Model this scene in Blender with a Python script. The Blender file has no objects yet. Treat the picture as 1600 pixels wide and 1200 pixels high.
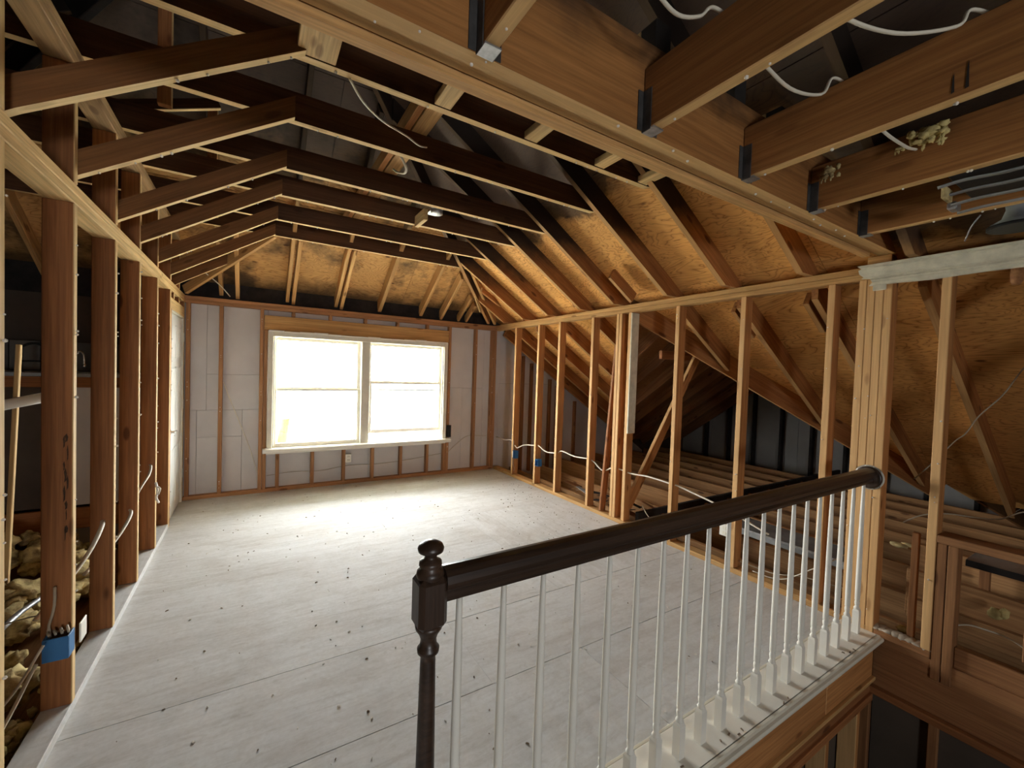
import bpy, math, random
from mathutils import Matrix, Vector, noise
random.seed(7)
SC = bpy.context.scene
COL = SC.collection

# ------------------------------------------------------------------ camera
cam_d = bpy.data.cameras.new('camera')
cam = bpy.data.objects.new('camera', cam_d); COL.objects.link(cam)
yaw, pitch, roll = 0.55249, -0.02698, 0.03322
fw = Vector((math.sin(yaw)*math.cos(pitch), math.cos(yaw)*math.cos(pitch), math.sin(pitch)))
r0 = Vector((math.cos(yaw), -math.sin(yaw), 0)); u0 = r0.cross(fw)
rt = r0*math.cos(roll) + u0*math.sin(roll); up = -r0*math.sin(roll) + u0*math.cos(roll)
M4 = Matrix((rt, up, -fw)).transposed().to_4x4(); M4.translation = (0, 0, 1.42)
cam.matrix_world = M4
cam_d.sensor_width = 36; cam_d.lens = 655.93*36/1600; cam_d.clip_start = 0.02
SC.camera = cam

# ------------------------------------------------------------------ daylight
SKY = 36.0
world = bpy.data.worlds.new('overcast_sky'); SC.world = world; world.use_nodes = True
bg = world.node_tree.nodes['Background']
bg.inputs[0].default_value = (0.975, 0.985, 1.0, 1); bg.inputs[1].default_value = SKY
def portal(name, loc, sx, sy, rot):
    d = bpy.data.lights.new(name, 'AREA'); d.shape = 'RECTANGLE'; d.size = sx; d.size_y = sy
    d.cycles.is_portal = True
    o = bpy.data.objects.new(name, d); COL.objects.link(o); o.location = loc; o.rotation_euler = rot
portal('sky_portal_back', (1.19, 5.56, 1.12), 2.2, 1.36, (math.radians(-90), 0, 0))
FWX0, FWX1, FWZ0, FWZ1 = -0.3, 0.4, 0.70, 1.30      # assumed landing window behind the camera, added and sized for fill light
portal('sky_portal_fill', ((FWX0+FWX1)/2, -3.52, (FWZ0+FWZ1)/2), FWX1-FWX0, FWZ1-FWZ0, (math.radians(90), 0, 0))
vs = SC.view_settings
vs.view_transform = 'Standard'; vs.look = 'None'; vs.gamma = 1; vs.use_curve_mapping = False
vs.exposure = 0.55
SC.cycles.use_denoising = True
SC.cycles.diffuse_bounces = 6; SC.cycles.max_bounces = 12
SC.cycles.sample_clamp_indirect = 8

# ------------------------------------------------------------------ node helpers / materials
def new_mat(name):
    m = bpy.data.materials.new(name); m.use_nodes = True
    nt = m.node_tree; b = nt.nodes['Principled BSDF']
    return m, nt, b
def N(nt, t, **k):
    n = nt.nodes.new(t)
    for a, v in k.items():
        if a.startswith('i_'):
            key = a[2:]; key = int(key) if key.isdigit() else key
            n.inputs[key].default_value = v
        else: setattr(n, a, v)
    return n
def L(nt, a, b): nt.links.new(a, b)
def rgba(c): return (c[0], c[1], c[2], 1)
def math_n(nt, op, a, b=None):
    n = N(nt, 'ShaderNodeMath', operation=op)
    for i, v in enumerate((a, b)):
        if v is None: continue
        if isinstance(v, (int, float)): n.inputs[i].default_value = v
        else: L(nt, v, n.inputs[i])
    return n.outputs[0]
def mixc(nt, fac, a, b, bt='MIX'):
    n = N(nt, 'ShaderNodeMix', data_type='RGBA', blend_type=bt)
    for s, v in ((n.inputs[0], fac), (n.inputs[6], a), (n.inputs[7], b)):
        if isinstance(v, (int, float)): s.default_value = v
        elif isinstance(v, tuple): s.default_value = rgba(v)
        else: L(nt, v, s)
    return n.outputs[2]
def ramp(nt, src, stops):
    n = N(nt, 'ShaderNodeValToRGB'); e = n.color_ramp.elements
    while len(e) < len(stops): e.new(0.5)
    for k, (p, c) in enumerate(stops):
        e[k].position = p; e[k].color = rgba(c) if isinstance(c, tuple) else (c, c, c, 1)
    L(nt, src, n.inputs[0]); return n.outputs[0]
def obj_coords(nt, scale, jitter=True):
    tc = N(nt, 'ShaderNodeTexCoord'); v = tc.outputs['Object']
    if jitter:
        oi = N(nt, 'ShaderNodeObjectInfo')
        a = N(nt, 'ShaderNodeVectorMath', operation='MULTIPLY'); L(nt, oi.outputs['Random'], a.inputs[0]); a.inputs[1].default_value = (37, 11, 23)
        b = N(nt, 'ShaderNodeVectorMath', operation='ADD'); L(nt, v, b.inputs[0]); L(nt, a.outputs[0], b.inputs[1]); v = b.outputs[0]
    m = N(nt, 'ShaderNodeVectorMath', operation='MULTIPLY'); L(nt, v, m.inputs[0]); m.inputs[1].default_value = scale
    return m.outputs[0]
def noise_n(nt, vec, scale=1, detail=3, rough=0.5, dist=0):
    n = N(nt, 'ShaderNodeTexNoise'); L(nt, vec, n.inputs['Vector'])
    n.inputs['Scale'].default_value = scale; n.inputs['Detail'].default_value = detail
    n.inputs['Roughness'].default_value = rough; n.inputs['Distortion'].default_value = dist
    return n.outputs[0]
def soot_mask(nt, z0, z1, amp=0.25, sc=3.0, landing=0.0):
    g = N(nt, 'ShaderNodeNewGeometry'); sx = N(nt, 'ShaderNodeSeparateXYZ'); L(nt, g.outputs['Position'], sx.inputs[0])
    nz = noise_n(nt, g.outputs['Position'], sc, 4, 0.6)
    a = math_n(nt, 'MULTIPLY', math_n(nt, 'SUBTRACT', nz, 0.5), amp*2)
    nr = N(nt, 'ShaderNodeMapRange', interpolation_type='SMOOTHSTEP', clamp=True); L(nt, sx.outputs[1], nr.inputs[0])   # lower old ceiling over the landing
    nr.inputs[1].default_value = 1.12; nr.inputs[2].default_value = 0.86; nr.inputs[3].default_value = 0.0; nr.inputs[4].default_value = landing
    z = math_n(nt, 'ADD', math_n(nt, 'ADD', sx.outputs[2], a), nr.outputs[0])
    mr = N(nt, 'ShaderNodeMapRange', interpolation_type='SMOOTHSTEP', clamp=True); L(nt, z, mr.inputs[0])
    mr.inputs[1].default_value = z0; mr.inputs[2].default_value = z1
    return mr.outputs[0], g
def lumber(name, dark, light, knots=0.8, soot=None, clean=None, rough=0.72, vary=0.28, late_soot=None):
    m, nt, b = new_mat(name)
    v1 = obj_coords(nt, (1.0, 24, 24)); g1 = noise_n(nt, v1, 1, 5, 0.6, 1.2)
    v2 = obj_coords(nt, (3, 110, 110)); g2 = noise_n(nt, v2, 1, 3, 0.6)
    v4 = obj_coords(nt, (1.1, 3, 3)); g4 = noise_n(nt, v4, 1, 3, 0.5)
    c = ramp(nt, g1, [(0.32, dark), (0.68, light)])
    c = mixc(nt, 0.45, c, ramp(nt, g2, [(0.35, (0.45, 0.45, 0.45)), (0.65, (1.1, 1.1, 1.1))]), 'MULTIPLY')
    c = mixc(nt, 0.5, c, ramp(nt, g4, [(0.3, (0.7, 0.66, 0.62)), (0.7, (1.12, 1.12, 1.12))]), 'MULTIPLY')
    vo = N(nt, 'ShaderNodeTexVoronoi'); L(nt, obj_coords(nt, (3.1, 9, 9)), vo.inputs['Vector']); vo.inputs['Scale'].default_value = 1
    k = ramp(nt, vo.outputs['Distance'], [(0.0, 1.0), (0.10, 0.9), (0.16, 0.0)])
    c = mixc(nt, math_n(nt, 'MULTIPLY', k, knots), c, (dark[0]*0.28, dark[1]*0.2, dark[2]*0.16))
    oi = N(nt, 'ShaderNodeObjectInfo'); h = N(nt, 'ShaderNodeHueSaturation'); L(nt, c, h.inputs['Color'])
    L(nt, math_n(nt, 'ADD', math_n(nt, 'MULTIPLY', oi.outputs['Random'], vary), 1 - vary*0.5), h.inputs['Value'])
    c = h.outputs[0]
    if soot:
        mask, g = soot_mask(nt, soot[0], soot[1], soot[3] if len(soot) > 3 else 0.25)
        c = mixc(nt, math_n(nt, 'MULTIPLY', mask, soot[4] if len(soot) > 4 else 0.93), c, soot[2])
    if clean:       # drywall-covered faces stay pale; light on stud edges and undersides also in the colour
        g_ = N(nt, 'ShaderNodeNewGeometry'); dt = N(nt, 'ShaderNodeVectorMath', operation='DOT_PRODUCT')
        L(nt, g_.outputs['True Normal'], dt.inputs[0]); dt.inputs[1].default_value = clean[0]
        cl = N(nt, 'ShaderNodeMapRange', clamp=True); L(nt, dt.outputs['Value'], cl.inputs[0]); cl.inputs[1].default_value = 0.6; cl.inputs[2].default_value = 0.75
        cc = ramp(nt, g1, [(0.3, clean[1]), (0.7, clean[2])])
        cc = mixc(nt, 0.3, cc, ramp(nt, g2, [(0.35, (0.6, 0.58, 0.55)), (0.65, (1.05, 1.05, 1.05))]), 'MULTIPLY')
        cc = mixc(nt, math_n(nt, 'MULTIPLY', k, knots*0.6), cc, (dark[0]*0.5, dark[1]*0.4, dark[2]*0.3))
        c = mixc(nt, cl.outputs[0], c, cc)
    if late_soot:
        mask, g = soot_mask(nt, late_soot[0], late_soot[1], 0.15, 3.0, 0.55)
        c = mixc(nt, math_n(nt, 'MULTIPLY', mask, 0.85), c, late_soot[2])
    L(nt, c, b.inputs['Base Color']); b.inputs['Roughness'].default_value = rough
    b.inputs['Specular IOR Level'].default_value = 0.25
    bp = N(nt, 'ShaderNodeBump'); bp.inputs['Strength'].default_value = 0.18; bp.inputs['Distance'].default_value = 0.003
    L(nt, g2, bp.inputs['Height']); L(nt, bp.outputs[0], b.inputs['Normal'])
    return m
def plywood(name, dark, light, soot=None, low_soot=None, knot=0.85):
    m, nt, b = new_mat(name)
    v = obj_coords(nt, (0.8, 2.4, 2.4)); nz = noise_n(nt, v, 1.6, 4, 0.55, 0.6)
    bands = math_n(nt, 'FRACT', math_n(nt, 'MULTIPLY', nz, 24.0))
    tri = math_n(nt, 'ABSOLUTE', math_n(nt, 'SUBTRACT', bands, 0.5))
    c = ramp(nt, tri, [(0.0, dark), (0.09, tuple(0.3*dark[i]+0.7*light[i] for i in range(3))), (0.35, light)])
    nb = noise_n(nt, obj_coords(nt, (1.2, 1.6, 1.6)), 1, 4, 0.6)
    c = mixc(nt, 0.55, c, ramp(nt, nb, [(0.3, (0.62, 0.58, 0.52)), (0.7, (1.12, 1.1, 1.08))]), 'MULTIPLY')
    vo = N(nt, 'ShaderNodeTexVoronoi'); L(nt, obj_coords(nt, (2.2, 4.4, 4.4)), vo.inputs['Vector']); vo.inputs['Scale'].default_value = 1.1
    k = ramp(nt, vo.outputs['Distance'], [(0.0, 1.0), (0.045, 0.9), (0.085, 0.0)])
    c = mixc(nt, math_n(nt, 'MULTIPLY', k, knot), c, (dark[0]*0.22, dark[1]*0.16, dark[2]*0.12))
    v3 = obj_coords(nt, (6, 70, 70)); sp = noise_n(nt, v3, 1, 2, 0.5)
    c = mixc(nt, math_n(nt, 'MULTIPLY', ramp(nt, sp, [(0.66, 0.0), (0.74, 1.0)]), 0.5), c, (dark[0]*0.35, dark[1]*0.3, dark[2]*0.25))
    if soot:
        mask, g = soot_mask(nt, soot[0], soot[1], 0.2, 2.6, 0.55)
        gz = noise_n(nt, g.outputs['Position'], 1.3, 3, 0.5)
        sc_ = ramp(nt, gz, [(0.35, soot[2]), (0.65, soot[3])])
        c = mixc(nt, math_n(nt, 'MULTIPLY', mask, 0.94), c, sc_)
        # charred band where the old ceiling met the roof
        band = ramp(nt, mask, [(0.0, 0.0), (0.25, 0.85), (0.7, 0.8), (1.0, 0.0)])
        c = mixc(nt, math_n(nt, 'MULTIPLY', band, 0.9), c, (0.012, 0.009, 0.007))
    if low_soot:
        mask, g = soot_mask(nt, low_soot[0], low_soot[1], 0.12, 4)
        c = mixc(nt, math_n(nt, 'MULTIPLY', mask, 0.78), c, (0.012, 0.009, 0.007))
        n2 = noise_n(nt, g.outputs['Position'], 2.4, 4, 0.65)
        c = mixc(nt, math_n(nt, 'MULTIPLY', ramp(nt, n2, [(0.50, 0.0), (0.66, 1.0)]), 0.75), c, (0.03, 0.022, 0.016))
    L(nt, c, b.inputs['Base Color']); b.inputs['Roughness'].default_value = 0.7
    b.inputs['Specular IOR Level'].default_value = 0.25
    return m
def plain(name, col, rough=0.6, metal=0.0, spec=0.4, mottle=0.0, sc=6.0, col2=None, bump=0.0):
    m, nt, b = new_mat(name)
    b.inputs['Roughness'].default_value = rough; b.inputs['Metallic'].default_value = metal
    b.inputs['Specular IOR Level'].default_value = spec
    v = obj_coords(nt, (1, 1, 1)); nz = noise_n(nt, v, sc, 5, 0.6)
    c2 = col2 or tuple(x*(1-mottle) for x in col)
    L(nt, ramp(nt, nz, [(0.35, c2), (0.62, col)]), b.inputs['Base Color'])
    if bump:
        bp = N(nt, 'ShaderNodeBump'); bp.inputs['Strength'].default_value = bump; bp.inputs['Distance'].default_value = 0.01
        L(nt, nz, bp.inputs['Height']); L(nt, bp.outputs[0], b.inputs['Normal'])
    return m
MT = {}
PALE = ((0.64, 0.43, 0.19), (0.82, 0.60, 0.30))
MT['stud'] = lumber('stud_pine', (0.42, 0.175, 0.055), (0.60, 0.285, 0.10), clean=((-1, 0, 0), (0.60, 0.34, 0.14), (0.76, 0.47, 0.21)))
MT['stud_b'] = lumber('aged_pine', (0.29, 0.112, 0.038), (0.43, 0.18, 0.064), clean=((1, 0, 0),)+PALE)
MT['stud_k'] = lumber('window_wall_pine', (0.36, 0.175, 0.078), (0.52, 0.27, 0.125))
MT['pale'] = lumber('pale_pine', (0.62, 0.40, 0.17), (0.80, 0.57, 0.27), knots=0.6)
MT['plate'] = lumber('plate_pine', (0.55, 0.30, 0.11), (0.74, 0.45, 0.18), knots=0.6)
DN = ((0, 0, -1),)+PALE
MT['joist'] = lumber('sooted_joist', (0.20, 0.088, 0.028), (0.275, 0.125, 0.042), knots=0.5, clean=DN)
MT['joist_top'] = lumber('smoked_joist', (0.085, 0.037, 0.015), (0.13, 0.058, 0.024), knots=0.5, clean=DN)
MT['runner'] = lumber('smoky_plate', (0.36, 0.22, 0.10), (0.50, 0.32, 0.15), knots=0.6)
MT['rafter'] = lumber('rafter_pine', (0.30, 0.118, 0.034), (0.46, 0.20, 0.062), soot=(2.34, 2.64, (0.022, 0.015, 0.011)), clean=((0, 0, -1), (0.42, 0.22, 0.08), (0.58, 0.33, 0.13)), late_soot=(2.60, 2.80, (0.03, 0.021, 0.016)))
MT['jack'] = lumber('jack_pine', (0.54, 0.29, 0.10), (0.74, 0.45, 0.18), soot=(2.75, 3.0, (0.03, 0.022, 0.017)))
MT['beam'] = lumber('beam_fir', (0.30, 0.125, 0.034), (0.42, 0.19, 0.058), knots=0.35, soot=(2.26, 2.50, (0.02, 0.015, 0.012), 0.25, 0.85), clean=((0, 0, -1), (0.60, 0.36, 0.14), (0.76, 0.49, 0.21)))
MT['old'] = lumber('old_attic_wood', (0.24, 0.105, 0.042), (0.38, 0.18, 0.072))
MT['attic'] = lumber('attic_joist_wood', (0.31, 0.155, 0.062), (0.46, 0.25, 0.105))
MT['ply'] = plywood('roof_plywood', (0.42, 0.17, 0.04), (0.80, 0.415, 0.125), soot=(2.66, 2.92, (0.12, 0.09, 0.075), (0.05, 0.04, 0.035)))
MT['ply_hip'] = plywood('hip_plywood', (0.40, 0.19, 0.055), (0.70, 0.40, 0.145), soot=(2.98, 3.3, (0.11, 0.085, 0.072), (0.05, 0.04, 0.035)), low_soot=(2.40, 2.26))
MT['ply_old'] = plywood('attic_plywood', (0.26, 0.115, 0.04), (0.36, 0.175, 0.066))
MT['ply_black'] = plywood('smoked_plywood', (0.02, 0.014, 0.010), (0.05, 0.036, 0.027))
MT['charcoal'] = plain('charred_wood', (0.03, 0.024, 0.02), 0.85, mottle=0.6)
MT['gouge'] = plain('torn_dark_wood', (0.07, 0.035, 0.016), 0.9, mottle=0.5, sc=40)
MT['foam'] = plain('grey_foam_board', (0.64, 0.615, 0.605), 0.85, mottle=0.08, sc=3)
MT['drywall'] = plain('grey_wallboard', (0.36, 0.35, 0.33), 0.9, mottle=0.15, sc=2)
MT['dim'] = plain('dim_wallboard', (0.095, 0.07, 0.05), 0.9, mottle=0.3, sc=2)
MT['tile'] = plain('dim_glossy_tile', (0.16, 0.15, 0.13), 0.15, mottle=0.3, sc=4)
MT['white'] = plain('white_paint', (0.85, 0.82, 0.73), 0.45, mottle=0.05, sc=8)
MT['cream'] = plain('cream_paint', (0.76, 0.72, 0.60), 0.5, mottle=0.10, sc=9)
MT['door'] = plain('door_paint', (0.82, 0.82, 0.78), 0.4, mottle=0.03)
MT['crown'] = plain('dusty_crown_paint', (0.70, 0.655, 0.51), 0.6, mottle=0.22, sc=14)
MT['galv'] = plain('galvanised_steel', (0.55, 0.56, 0.57), 0.42, 0.85, mottle=0.4, sc=25)
MT['sootmetal'] = plain('sooted_steel', (0.10, 0.095, 0.09), 0.6, 0.5, mottle=0.5, sc=15)
MT['blue'] = plain('blue_plastic', (0.035, 0.16, 0.36), 0.5, mottle=0.15)
MT['cable'] = plain('white_cable', (0.78, 0.72, 0.58), 0.5, mottle=0.12, sc=4)
MT['cable_d'] = plain('dusty_cable', (0.50, 0.42, 0.30), 0.6, mottle=0.3, sc=5)
MT['black'] = plain('black_plastic', (0.018, 0.017, 0.017), 0.45, mottle=0.4)
MT['iron'] = plain('black_iron', (0.02, 0.018, 0.016), 0.6, 0.3, mottle=0.4)
MT['chrome'] = plain('chrome', (0.75, 0.75, 0.72), 0.2, 1.0)
MT['duct'] = plain('grey_sheet_metal', (0.40, 0.42, 0.42), 0.5, 0.4, mottle=0.4, sc=7)
MT['wool'] = plain('yellow_insulation', (0.72, 0.60, 0.26), 0.95, spec=0.05, col2=(0.45, 0.34, 0.14), sc=18, bump=0.8)
MT['wool_d'] = plain('dirty_insulation', (0.62, 0.50, 0.24), 0.95, spec=0.05, col2=(0.22, 0.15, 0.07), sc=16, bump=0.9)
MT['debris'] = plain('wood_chips', (0.24, 0.17, 0.11), 0.9, mottle=0.5)
MT['crumb'] = plain('plaster_crumbs', (0.82, 0.78, 0.70), 0.9, mottle=0.15)
MT['dust'] = plain('plaster_dust', (0.55, 0.47, 0.36), 0.95, mottle=0.35, sc=14, bump=0.4)
MT['siding'] = plain('pale_siding', (0.75, 0.75, 0.72), 0.8, mottle=0.05)
MT['leaf'] = plain('leaves', (0.55, 0.58, 0.40), 0.8, mottle=0.4)
MT['ground'] = plain('dry_ground', (0.45, 0.44, 0.36), 0.95, mottle=0.2, sc=1)
MT['newel'] = lumber('dark_stained_oak', (0.026, 0.0155, 0.010), (0.080, 0.046, 0.029), knots=0.2, rough=0.38)
MT['newel'].node_tree.nodes['Principled BSDF'].inputs['Specular IOR Level'].default_value = 0.5
def floor_mat():
    m, nt, b = new_mat('dusty_subfloor')
    g1 = noise_n(nt, obj_coords(nt, (1.6, 26, 26)), 1, 5, 0.62, 0.8)
    g2 = noise_n(nt, obj_coords(nt, (1.0, 1.3, 1)), 1.7, 5, 0.6, 0.5)
    g3 = noise_n(nt, obj_coords(nt, (1, 1, 1)), 60, 3, 0.6)
    c = ramp(nt, g1, [(0.25, (0.545, 0.54, 0.525)), (0.5, (0.625, 0.63, 0.625)), (0.75, (0.665, 0.675, 0.675))])
    c = mixc(nt, 0.8, c, ramp(nt, g2, [(0.3, (0.84, 0.81, 0.77)), (0.5, (1, 1, 0.99)), (0.7, (1.06, 1.06, 1.06))]), 'MULTIPLY')
    c = mixc(nt, 0.25, c, ramp(nt, g3, [(0.3, (0.75, 0.73, 0.7)), (0.65, (1.08, 1.08, 1.08))]), 'MULTIPLY')
    g5 = noise_n(nt, obj_coords(nt, (4, 9, 4)), 2.2, 6, 0.7, 1.5)
    c = mixc(nt, 0.7, c, ramp(nt, g5, [(0.3, (0.83, 0.81, 0.77)), (0.5, (1, 1, 1)), (0.72, (1.08, 1.08, 1.08))]), 'MULTIPLY')
    g4 = noise_n(nt, obj_coords(nt, (7, 90, 90)), 1, 2, 0.5)
    c = mixc(nt, math_n(nt, 'MULTIPLY', ramp(nt, g4, [(0.70, 0.0), (0.78, 1.0)]), 0.3), c, (0.38, 0.34, 0.30))
    L(nt, c, b.inputs['Base Color']); b.inputs['Roughness'].default_value = 0.75; b.inputs['Specular IOR Level'].default_value = 0.1
    bp = N(nt, 'ShaderNodeBump'); bp.inputs['Strength'].default_value = 0.25; bp.inputs['Distance'].default_value = 0.004
    L(nt, g1, bp.inputs['Height']); L(nt, bp.outputs[0], b.inputs['Normal'])
    return m
MT['floor'] = floor_mat()
def glass_mat():
    m, nt, b = new_mat('window_glass'); nt.nodes.remove(b)
    t = N(nt, 'ShaderNodeBsdfTransparent'); t.inputs[0].default_value = (0.97, 0.98, 0.97, 1)
    g = N(nt, 'ShaderNodeBsdfGlossy'); g.inputs['Roughness'].default_value = 0.02
    x = N(nt, 'ShaderNodeMixShader'); x.inputs[0].default_value = 0.05
    L(nt, t.outputs[0], x.inputs[1]); L(nt, g.outputs[0], x.inputs[2])
    L(nt, x.outputs[0], nt.nodes['Material Output'].inputs[0])
    return m
MT['glass'] = glass_mat()

# ------------------------------------------------------------------ object helpers
W = {}
def link(name, data, mat, parent, mw):
    o = bpy.data.objects.new(name, data); COL.objects.link(o)
    if data is not None and mat: 
        if not data.materials: data.materials.append(MT[mat])
    W[o] = mw.copy()
    if parent is not None:
        o.parent = parent; o.matrix_parent_inverse = W[parent].inverted()
    o.matrix_basis = mw
    return o
def thing(name, label, cat, loc=(0, 0, 0), group=None, kind=None):
    o = link(name, None, None, None, Matrix.Translation(loc)); o.empty_display_size = 0.1
    o['label'] = label; o['category'] = cat
    if group: o['group'] = group
    if kind: o['kind'] = kind
    return o
def tag(o, label, cat, group=None, kind=None):
    o['label'] = label; o['category'] = cat
    if group: o['group'] = group
    if kind: o['kind'] = kind
    return o
def struct(name, label, cat, loc=(0, 0, 0)): return thing(name, label, cat, loc, kind='structure')
_cache = {}
def box_mesh(lx, ly, lz, c, mat):
    key = (round(lx, 4), round(ly, 4), round(lz, 4), c, mat)
    if key in _cache: return _cache[key]
    c = min(c, 0.3*min(lx, ly, lz)); h = (lx/2, ly/2, lz/2)
    vs_, idx = [], {}
    for sx in (-1, 1):
        for sy in (-1, 1):
            for sz in (-1, 1):
                for a in range(3):
                    p = [sx*h[0], sy*h[1], sz*h[2]]
                    for b in range(3):
                        if b != a: p[b] -= c*(sx, sy, sz)[b]
                    idx[(sx, sy, sz, a)] = len(vs_); vs_.append(p)
    fs = []
    S = (-1, 1)
    for a in range(3):
        b, d = (a+1) % 3, (a+2) % 3
        for s in S:
            q = []
            for (u, w) in ((-1, -1), (1, -1), (1, 1), (-1, 1)):
                t = [0, 0, 0]; t[a] = s; t[b] = u; t[d] = w; q.append(idx[(*t, a)])
            fs.append(q if s > 0 else q[::-1])
        for u in S:          # chamfer along axis a
            for w in S:
                t0 = [0, 0, 0]; t0[a] = -1; t0[b] = u; t0[d] = w; t1 = list(t0); t1[a] = 1
                q = [idx[(*t0, b)], idx[(*t1, b)], idx[(*t1, d)], idx[(*t0, d)]]
                fs.append(q if u*w < 0 else q[::-1])
    for sx in S:
        for sy in S:
            for sz in S:
                q = [idx[(sx, sy, sz, a)] for a in range(3)]
                fs.append(q if sx*sy*sz > 0 else q[::-1])
    me = bpy.data.meshes.new('board'); me.from_pydata(vs_, [], fs); me.update()
    me.materials.append(MT[mat]); _cache[key] = me
    return me
def bx(name, x, y, z, mat, parent=None, c=0.003):
    """axis-aligned board; its longest side becomes local X so the grain runs along it"""
    d = [x[1]-x[0], y[1]-y[0], z[1]-z[0]]; ctr = Vector(((x[0]+x[1])/2, (y[0]+y[1])/2, (z[0]+z[1])/2))
    a = d.index(max(d)); ax = [Vector((1, 0, 0)), Vector((0, 1, 0)), Vector((0, 0, 1))]
    X_, Y_, Z_ = ax[a], ax[(a+1) % 3], ax[(a+2) % 3]
    me = box_mesh(d[a], d[(a+1) % 3], d[(a+2) % 3], c, mat)
    mw = Matrix((X_, Y_, Z_)).transposed().to_4x4(); mw.translation = ctr
    return link(name, me, mat, parent, mw)
def slope(name, A, B, w, t, mat, parent=None, upv=(0, 0, 1), c=0.003, side=0.0, drop=0.0):
    """board whose lower-edge centre line runs A-B; w deep towards upv, t thick"""
    A, B = Vector(A), Vector(B); X_ = (B-A).normalized(); Z_ = Vector(upv); Z_ = (Z_ - X_*Z_.dot(X_)).normalized(); Y_ = Z_.cross(X_)
    me = box_mesh((B-A).length, t, w, c, mat)
    mw = Matrix((X_, Y_, Z_)).transposed().to_4x4(); mw.translation = (A+B)/2 + Z_*(w/2-drop) + Y_*side
    return link(name, me, mat, parent, mw)
def mesh_obj(name, vs_, fs, mat, parent=None, smooth=False, mw=None, label=None):
    me = bpy.data.meshes.new(name); me.from_pydata([tuple(v) for v in vs_], [], fs); me.update()
    if smooth: me.polygons.foreach_set('use_smooth', [True]*len(me.polygons))
    return link(name, me, mat, parent, mw or Matrix())
def prism(name, poly, n, th, mat, parent=None, xdir=None, c=0):
    """polygon (3-D points, coplanar) thickened by th along n; local X = xdir"""
    n = Vector(n).normalized(); P = [Vector(p) for p in poly]; ctr = sum(P, Vector())/len(P)
    X_ = Vector(xdir or (P[1]-P[0])); X_ = (X_ - n*X_.dot(n)).normalized(); Y_ = n.cross(X_)
    mw = Matrix((X_, Y_, n)).transposed().to_4x4(); mw.translation = ctr; inv = mw.inverted()
    q = [inv @ p for p in P]
    if sum(q[i].x*q[(i+1) % len(q)].y - q[(i+1) % len(q)].x*q[i].y for i in range(len(q))) < 0: q = q[::-1]
    k = len(q); vs_ = [(p.x, p.y, 0) for p in q] + [(p.x, p.y, th) for p in q]
    fs = [list(range(k))[::-1], list(range(k, 2*k))] + [[i, (i+1) % k, k+(i+1) % k, k+i] for i in range(k)]
    return mesh_obj(name, vs_, fs, mat, parent, mw=mw)
def crom(pts, sub=6):
    P = [Vector(p) for p in pts]; P = [P[0]*2-P[1]] + P + [P[-1]*2-P[-2]]; out = []
    for i in range(1, len(P)-2):
        for k in range(sub):
            t = k/sub; a, b, c_, d = P[i-1], P[i], P[i+1], P[i+2]
            out.append(0.5*((2*b) + (c_-a)*t + (2*a-5*b+4*c_-d)*t*t + (3*b-a-3*c_+d)*t**3))
    out.append(P[-2]); return out
def tube(name, pts, r, mat, parent=None, sides=7, sub=6, flat=1.0):
    P = crom(pts, sub) if sub > 1 else [Vector(p) for p in pts]; o0 = P[0].copy(); vs_, fs = [], []
    for i, p in enumerate(P):
        t = (P[min(i+1, len(P)-1)] - P[max(i-1, 0)]).normalized()
        a = t.cross(Vector((0, 0, 1)) if abs(t.z) < 0.95 else Vector((1, 0, 0))).normalized(); b = t.cross(a)
        for k in range(sides):
            an = 2*math.pi*k/sides; vs_.append(p - o0 + a*math.cos(an)*r + b*math.sin(an)*r*flat)
    for i in range(len(P)-1):
        for k in range(sides):
            k2 = (k+1) % sides; fs.append([i*sides+k, i*sides+k2, (i+1)*sides+k2, (i+1)*sides+k])
    fs.append(list(range(sides))[::-1]); fs.append([(len(P)-1)*sides+k for k in range(sides)])
    return mesh_obj(name, vs_, fs, mat, parent, True, Matrix.Translation(o0))
def lathe(name, prof, mat, parent=None, loc=(0, 0, 0), sides=20, axis='z'):
    vs_, fs = [], []
    for (r, h) in prof:
        for k in range(sides):
            an = 2*math.pi*k/sides; vs_.append((r*math.cos(an), r*math.sin(an), h))
    for i in range(len(prof)-1):
        for k in range(sides):
            k2 = (k+1) % sides; fs.append([i*sides+k, i*sides+k2, (i+1)*sides+k2, (i+1)*sides+k])
    fs.append(list(range(sides))[::-1]); fs.append([(len(prof)-1)*sides+k for k in range(sides)])
    mw = Matrix.Translation(loc)
    if axis == 'x': mw = mw @ Matrix.Rotation(math.radians(90), 4, 'Y')
    if axis == 'y': mw = mw @ Matrix.Rotation(math.radians(-90), 4, 'X')
    o = mesh_obj(name, vs_, fs, mat, parent, True, mw)
    return o
def extrude_profile(name, prof, A, B, mat, parent=None, side=(1, 0, 0), up_=(0, 0, 1)):
    """2-D profile (s, u) swept from A to B"""
    A, B = Vector(A), Vector(B); s, u = Vector(side), Vector(up_); k = len(prof); vs_ = []
    X_ = (B-A).normalized()
    for p in (Vector(), B-A):
        for (a, b) in prof: vs_.append(p + s*a + u*b)
    fs = [[i, (i+1) % k, k+(i+1) % k, k+i] for i in range(k)] + [list(range(k))[::-1], list(range(k, 2*k))]
    return mesh_obj(name, vs_, fs, mat, parent, mw=Matrix.Translation(A))
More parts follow.
